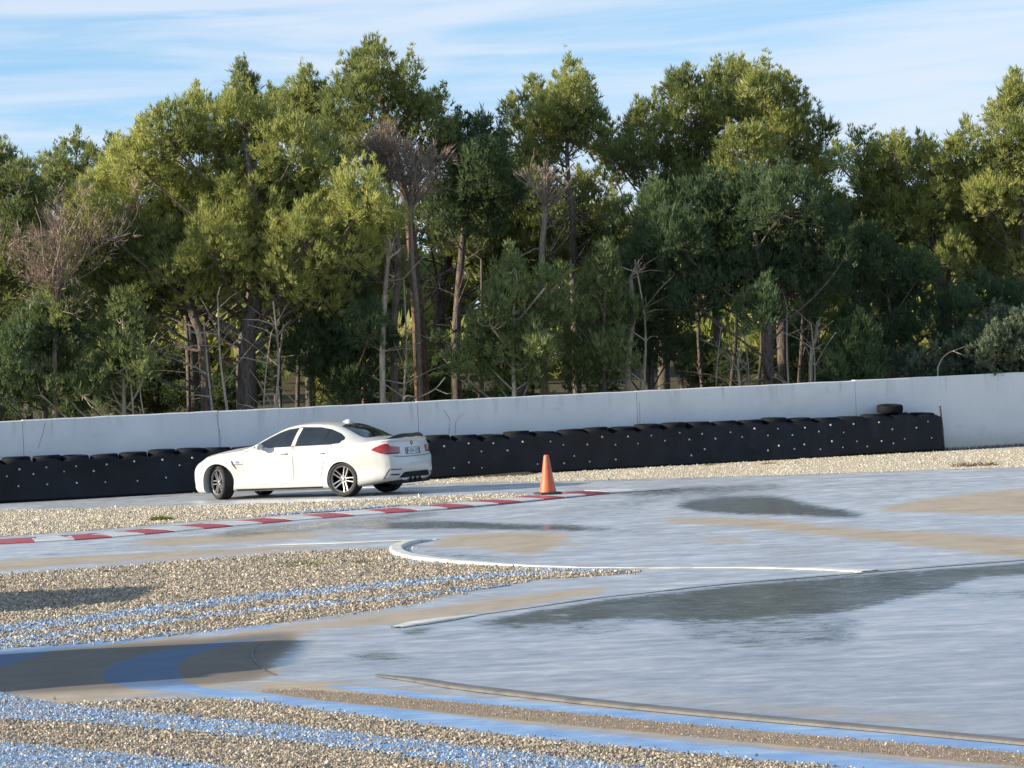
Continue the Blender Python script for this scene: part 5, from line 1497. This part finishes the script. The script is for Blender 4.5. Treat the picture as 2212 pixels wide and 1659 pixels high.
# young pines in front, bright tips
pine('Y1', 'young_pine', 'young pine with bright tips in front of the pale split trunk', (1108, 858), 2.2,
     [(1112, 575, 20), (1108, 610, 30), (1085, 650, 38), (1135, 650, 36), (1060, 700, 42), (1110, 700, 50), (1160, 700, 42), (1030, 760, 44), (1090, 770, 55), (1150, 770, 52), (1010, 815, 36), (1070, 825, 48), (1140, 825, 48), (1175, 620, 22), (1205, 610, 16), (1200, 690, 34), (1205, 760, 40)],
     [(1109, 760), (1110, 660), (1112, 580)], 0.06, 'young', 'bark_pale', 21, depth=0.5, up=1.1, tuft=0.16, sub_r=0.30, bias=-0.05)
pine('Y2', 'young_pine', 'young pine with bright tips rising among dark shrubs near the pale trunks', (1303, 850), 2.4,
     [(1310, 560, 20), (1300, 595, 30), (1285, 620, 26), (1270, 655, 36), (1320, 650, 40), (1255, 710, 40), (1310, 715, 48), (1350, 700, 34), (1270, 780, 48), (1330, 780, 45), (1240, 820, 36), (1300, 830, 40)],
     [(1304, 760), (1306, 660), (1308, 570)], 0.06, 'young', 'bark', 22, depth=0.5, up=1.1, tuft=0.16, sub_r=0.30, bias=-0.10)
pine('Y3', 'young_pine', 'small bluish-green conical pine just above the wall on the right', (1842, 826), 1.4,
     [(1850, 715, 18), (1840, 745, 28), (1870, 750, 26), (1815, 785, 32), (1850, 790, 40), (1885, 790, 30), (1800, 815, 26), (1840, 820, 34), (1880, 820, 30)],
     [(1846, 780), (1850, 715)], 0.035, 'dark', 'bark', 23, depth=0.35, up=1.2, tuft=0.17, sub_r=0.24, bias=0.16)
pine('Y4', 'grey_green_bush', 'grey-green leafy bush above the wall at the right edge', (2150, 812), 1.5,
     [(2120, 735, 36), (2170, 720, 40), (2100, 775, 36), (2150, 770, 50), (2210, 750, 50), (2190, 800, 40), (2050, 790, 34), (2000, 800, 34), (2090, 810, 30), (1960, 800, 26), (2250, 780, 50)],
     [(2150, 780), (2150, 740)], 0.05, 'blue', 'bark', 24, cat='bush', depth=0.5, up=0.8, tuft=0.13, width=0.045, sub_r=0.26, bias=0.0)
pine('Y5', 'young_pine', 'low pine shrub with sunlit tips left of the forked trunk', (265, 890), 2.4,
     [(265, 690, 26), (235, 740, 36), (290, 730, 32), (215, 780, 36), (270, 790, 45), (130, 820, 50), (90, 850, 40), (180, 850, 45), (240, 830, 36), (310, 810, 30)],
     [(266, 800), (265, 700)], 0.06, 'young', 'bark_pale', 25, depth=0.5, up=0.9, tuft=0.17, sub_r=0.28, bias=-0.1)
pine('Y6', 'pine_shrub', 'dense dark pine shrub behind the roof of the white car', (740, 875), 4.0,
     [(720, 640, 50), (770, 660, 45), (690, 700, 52), (750, 720, 55), (800, 720, 42), (670, 770, 48), (730, 790, 55), (790, 790, 48), (840, 760, 30), (620, 740, 36), (700, 840, 40), (770, 845, 40)],
     [(742, 780), (740, 660)], 0.08, 'dark', 'bark_red', 26, depth=0.6, bias=0.02, cat='shrub')
pine('Y7', 'pine_shrub', 'dense dark pine shrub left of the shaded round tree', (1405, 845), 4.5,
     [(1390, 560, 45), (1350, 610, 42), (1430, 620, 50), (1390, 680, 52), (1440, 700, 48), (1350, 700, 40), (1400, 760, 48), (1450, 770, 42), (1350, 790, 36), (1420, 440, 40), (1370, 480, 40)],
     [(1405, 720), (1400, 580)], 0.09, 'dark', 'bark', 27, depth=0.6, bias=-0.02, cat='shrub')
pine('Y8', 'pine_shrub', 'dense dark pine shrub between the round tree and the grey-green bush', (1930, 830), 4.0,
     [(1870, 560, 52), (1920, 600, 55), (1850, 640, 52), (1960, 660, 50), (1900, 700, 55), (1980, 600, 40), (1840, 720, 42), (2000, 720, 45), (1940, 760, 48), (2060, 690, 50), (2110, 650, 45), (2180, 680, 50)],
     [(1930, 740), (1915, 620)], 0.10, 'dark', 'bark', 28, depth=0.7, bias=0.02, cat='shrub')
pine('Y9', 'pine_shrub', 'dark rounded shrub behind the wall at the left', (95, 890), 3.0,
     [(90, 700, 50), (130, 740, 45), (60, 750, 50), (100, 790, 45), (20, 780, 50), (0, 850, 45), (50, 840, 45), (150, 690, 30)],
     [(95, 800), (95, 720)], 0.08, 'dark', 'bark', 29, depth=0.6, bias=0.02, cat='shrub')

# bare and dead trees
def bare(name, label, base, off, top, spread, levels, rad, bark, seed, twigs=True, stem=None, n0=5, cat='tree'):
    r = np.random.default_rng(seed)
    Y = wall_y(base[0]) + off
    b = at(base[0], base[1], Y); b = Vector((b.x, b.y, 0.2))
    root = empty(name, b); tag(root, label, cat)
    mb = MB(); tw = []
    tp = Vector(at(top[0], top[1], Y)) - b
    st = [Vector(at(x, y, Y)) - b for x, y in (stem or [])]
    line = [Vector((0, 0, 0))] + st
    def limb(p, d, ln, rr, lv, bend):
        n = 6; pts = [p]; q = p.copy(); dd = d.copy()
        for i in range(n):
            dd = (dd + Vector(r.normal(0, 0.16, 3)) + Vector((0, 0, bend))).normalized()
            q = q + dd * ln / n; pts.append(q.copy())
        mb.tube(pts, list(np.linspace(rr, rr * 0.35, n + 1)), 5 if lv > 1 else 3, False)
        tw.append((q.copy(), dd.copy()))
        if lv <= 0: return
        for i in range(int(3 + 5 * r.random()) if lv > 1 else int(2 + 3 * r.random())):
            k = 1 + int(r.random() * n)
            az = r.uniform(0, 6.28)
            sd = Vector((math.cos(az), math.sin(az), r.uniform(-0.2, 0.8))).normalized()
            nd = (dd * r.uniform(0.3, 1.0) + sd * r.uniform(0.5, 1.0)).normalized()
            limb(pts[k], nd, ln * r.uniform(0.25, 0.6) * (1.15 - 0.5 * k / n), rr * 0.45, lv - 1, 0.07)
    if len(line) > 1:
        ls = [Vector(p) for p in smooth_line([tuple(p) for p in line], 5)]
        mb.tube(ls, list(np.linspace(rad, rad * 0.62, len(ls))), 7, False)
        tip = ls[-1]
        for i in range(int(2 * levels)):
            k = int(r.integers(len(ls) // 3, len(ls))); az = r.uniform(0, 6.28)
            limb(ls[k], Vector((math.cos(az), 0.6 * math.sin(az), r.uniform(-0.1, 0.6))).normalized(), r.uniform(0.4, 1.2), rad * 0.22, 1, 0.05)
    else:
        tip = Vector((0, 0, 0))
    ln = max(0.5, (tp - tip).length)
    for i in range(n0):
        a = ((tp - tip).normalized() + Vector(r.normal(0, spread, 3)) * 0.75).normalized()
        limb(tip, a, ln * r.uniform(0.6, 1.0), rad * r.uniform(0.35, 0.6), min(3, levels - 2), 0.04)
    mb.build('branches', M[bark], root, True, fix=False)
    if twigs and tw:
        p = np.array([tuple(q) for q, d in tw]); d = np.array([tuple(d) for q, d in tw])
        T = blades(p + r.normal(0, 0.05, p.shape), d, 0.30, 0.016, 4, 0.40, r).reshape(-1, 3)
        me = np_mesh('twigs', T, np.arange(len(T)).reshape(-1, 3))
        a_ = me.attributes.new('tint', 'FLOAT', 'POINT'); a_.data.foreach_set('value', np.repeat(r.uniform(0.1, 1, len(T) // 3), 3).astype(np.float32))
        link('twigs', me, FOL['dry'], root)
    return root
bare('dead_tree', 'rusty brown dead tree between the left edge pine and the sunlit crown', (118, 895), 2.6, (140, 390), 0.16, 5, 0.07, 'bark_dead', 31, stem=[(118, 800), (122, 660)], n0=7)
bare('bare_tree', 'bleached bare tree fanning out below the slender spire-topped pine', (1175, 850), 3.4, (1185, 320), 0.36, 5, 0.10, 'bark_dead', 32, twigs=False, stem=[(1172, 720), (1170, 560), (1178, 460)], n0=8)
bare('bare_tree', 'brown bare tree under the tallest pine with fanned upright twigs', (855, 868), 4.4, (828, 290), 0.22, 5, 0.10, 'bark_dead', 33, stem=[(850, 740), (860, 560), (845, 420)], n0=7)
bare('bare_tree', 'thin pale dead trunk with side snags rising behind the car roof', (822, 868), 2.6, (845, 500), 0.5, 4, 0.075, 'bark_pale', 34, twigs=False, stem=[(826, 760), (832, 640), (838, 560)], n0=4)
bare('bare_tree', 'grey bare tree below the dark low-topped pine', (905, 868), 3.6, (900, 330), 0.42, 5, 0.075, 'bark_dead', 35, stem=[(902, 700), (890, 560), (885, 460)], n0=6)
bare('bare_tree', 'white splintered trunk in a sunny gap right of the young pines', (1345, 850), 3.2, (1380, 560), 0.35, 3, 0.08, 'bark_pale', 36, twigs=False, stem=[(1358, 770), (1368, 680), (1362, 600)], n0=3)
bare('bare_tree', 'leaning white stick fork low behind the wall under the round tree', (1602, 836), 2.0, (1570, 700), 0.4, 3, 0.045, 'bark_pale', 37, twigs=False, stem=[(1595, 800)], n0=4)
bare('bare_tree', 'short sunlit pale stump trunk under the right side of the round tree', (1748, 832), 2.2, (1765, 690), 0.3, 3, 0.07, 'bark_pale', 38, twigs=False, stem=[(1752, 780), (1762, 730)], n0=3)
def broken_branch(label, pts, off, rad, bark):
    Y = wall_y(pts[0][0]) + off
    q = [Vector(at(x, y, Y + 0.12 * i)) for i, (x, y) in enumerate(pts)]
    b = Vector((q[0].x, q[0].y, 0.2)); root = empty('broken_branch', b); tag(root, label, 'branch')
    ps = [Vector((0, 0, 0))] + [p - b for p in q]
    ps = [Vector(p) for p in smooth_line([tuple(p) for p in ps], 5)]
    mb = MB(); mb.tube(ps, list(np.linspace(rad, rad * 0.3, len(ps))), 6)
    mb.build('stem', M[bark], root, True, fix=False)
    mb = MB(); k = int(len(ps) * 0.72)
    mb.tube([ps[k], ps[k] + Vector((0.25, -0.1, -0.12)), ps[k] + Vector((0.45, -0.1, -0.10))], [rad * 0.5, rad * 0.4, rad * 0.2], 5)
    mb.build('side_twig', M[bark], root, True, fix=False)
broken_branch('broken white branch sticking out in front of the grey-green bush', [(2026, 812), (2030, 785), (2044, 766), (2070, 754), (2100, 744)], 0.9, 0.024, 'bark_pale')
broken_branch('curved dead branch rising from the wall top by the pale dead trunk', [(870, 868), (905, 858), (940, 840), (962, 815)], 1.4, 0.026, 'bark_pale')
# slim trunks standing among the pines
slim = [(470, 'bark_pale', 690, 440, 0.05), (606, 'bark_pale', 700, 612, 0.045), (560, 'bark_pale', 720, 585, 0.035), (866, 'bark_pale', 600, 872, 0.05), (1392, 'bark_pale', 560, 1372, 0.055), (1352, 'bark_pale', 640, 1395, 0.04), (1618, 'bark_pale', 690, 1600, 0.04), (1768, 'bark_pale', 700, 1752, 0.05), (1545, 'bark_pale', 690, 1560, 0.04), (330, 'bark_pale', 760, 300, 0.035), (412, 'bark', 600, 395, 0.07), (498, 'bark_pale', 640, 470, 0.06), (598, 'bark_pale', 650, 590, 0.06), (640, 'bark', 560, 650, 0.07), (678, 'bark_red', 650, 660, 0.05), (785, 'bark_red', 600, 780, 0.06), (1020, 'bark', 560, 1040, 0.08), (1520, 'bark', 600, 1510, 0.07), (1575, 'bark', 600, 1590, 0.08), (1635, 'bark', 640, 1640, 0.06), (1720, 'bark', 600, 1735, 0.08), (1705, 'bark_pale', 660, 1700, 0.05), (285, 'bark_pale', 740, 270, 0.05), (1240, 'bark', 600, 1215, 0.07), (1480, 'bark', 560, 1450, 0.07)]
for i, (px, bk, ty, tx, rd) in enumerate(slim):
    r = np.random.default_rng(200 + i)
    Y = wall_y(px) + (r.uniform(1.6, 3.2) if bk == 'bark_pale' else r.uniform(4, 9)); y0 = 900 - px * 0.043
    b = at(px, y0, Y); b = Vector((b.x, b.y, 0.2)); root = empty('slim_trunk', b)
    tag(root, 'slim leafless trunk among the pines behind the wall' if bk != 'bark_pale' else 'slim sunlit pale trunk among the pines behind the wall', 'trunk', 'slim trunks among the pines' if bk != 'bark_pale' else 'slim pale trunks among the pines')
    tp = Vector(at(tx, ty, Y)) - b
    rd = rd * (0.7 if bk == 'bark_pale' else 1.0)
    ps = [Vector((0, 0, 0)), tp * 0.3 + Vector((r.normal(0, .05), 0, 0)), tp * 0.65 + Vector((r.normal(0, .06), 0, 0)), tp]
    ps = [Vector(p) for p in smooth_line([tuple(p) for p in ps], 5)]
    mb = MB(); mb.tube(ps, list(np.linspace(rd, rd * 0.4, len(ps))), 6, False)
    for k in range(9):
        p = ps[int(r.integers(4, len(ps)))]; a = r.uniform(0, 6.28)
        d = Vector((math.cos(a), 0.5 * math.sin(a), r.uniform(-0.1, 0.9))) * r.uniform(0.5, 1.3)
        mb.tube([p, p + d * 0.5 + Vector((0, 0, .05)), p + d], [0.02, 0.014, 0.005], 3, False)
    mb.build('trunk', M[bk], root, True, fix=False)

# second row of pines deeper in the wood, and more of the wood beyond both edges of the view
bg_spec = [('D', 60, 13, 0.80), ('F', 250, 14, 0.82), ('B', 420, 12, 1.25), ('D', 600, 15, 0.85), ('G', 800, 16, 0.66), ('B', 960, 14, 1.3), ('D', 1130, 13, 0.72), ('I', 1290, 15, 0.85), ('K', 1400, 17, 0.8), ('D', 1560, 14, 0.90), ('J', 1760, 15, 0.70), ('D', 1900, 13, 0.82), ('G', 2060, 15, 0.62), ('F', 2200, 14, 0.75)]
for i, (k, px, off, sc) in enumerate(bg_spec):
    Y = wall_y(px) + off; p = at(px, 880, Y)
    clone(TREES[k], 'pine_tree', 'pine of the second row glimpsed through gaps in the front pines', (p.x, p.y, 0.5), 0.9 + i * 1.7, (sc, sc, sc), 'pines of the second row')
side_spec = [('B', -330, 6.5, 0.8), ('D', -700, 7.0, 0.6), ('I', 2520, 5, 1.0), ('F', 2800, 6, 0.95), ('G', 3100, 5, 0.9)]
for i, (k, px, off, sc) in enumerate(side_spec):
    Y = wall_y(px) + off; p = at(px, 880, Y)
    clone(TREES[k], 'pine_tree', 'pine of the wood going on along the wall', (p.x, p.y, 0.2), 2.1 * i, (sc, sc, sc), 'pines further along the wall')
# low shrubs among the trunks
r = np.random.default_rng(77)
for i in range(12):
    px = -40 + i * 195 + r.uniform(-25, 25); Y = wall_y(px) + r.uniform(9, 15); p = at(px, 880, Y)
    q = r.uniform(0.5, 0.85)
    clone(TREES[('Y6', 'Y7', 'Y8', 'Y9')[i % 4]], 'shrub', 'low dark shrub among the trunks of the wood', (p.x, p.y, 0.3), r.uniform(0, 6.28), (q, q, q * 0.75), 'shrubs among the trunks', 'shrub')
# the wood far behind reads as one mass
lb = []
for i in range(46):
    x = -34 + i * 1.6; y = 98 + r.uniform(-5, 9) + x * 0.3; h = r.uniform(2.2, 4.6)
    for k in range(4):
        lb.append(((x + r.normal(0, .8), y + r.normal(0, 1) - (12 if k == 0 else 0), 1.9 + h * (k + 0.3) / 3), (1.5, 1.5, 1.0)))
me, subs = crown_mesh('distant_wood', lb, r, K=3, tuft=0.55, width=0.24, sub_d=0.9, sub_r=0.6, tuft_n=14)
o = link('distant_wood', me, FOL['lit']); tag(o, 'sunlit far wood seen between the trunks', 'wood', kind='stuff')
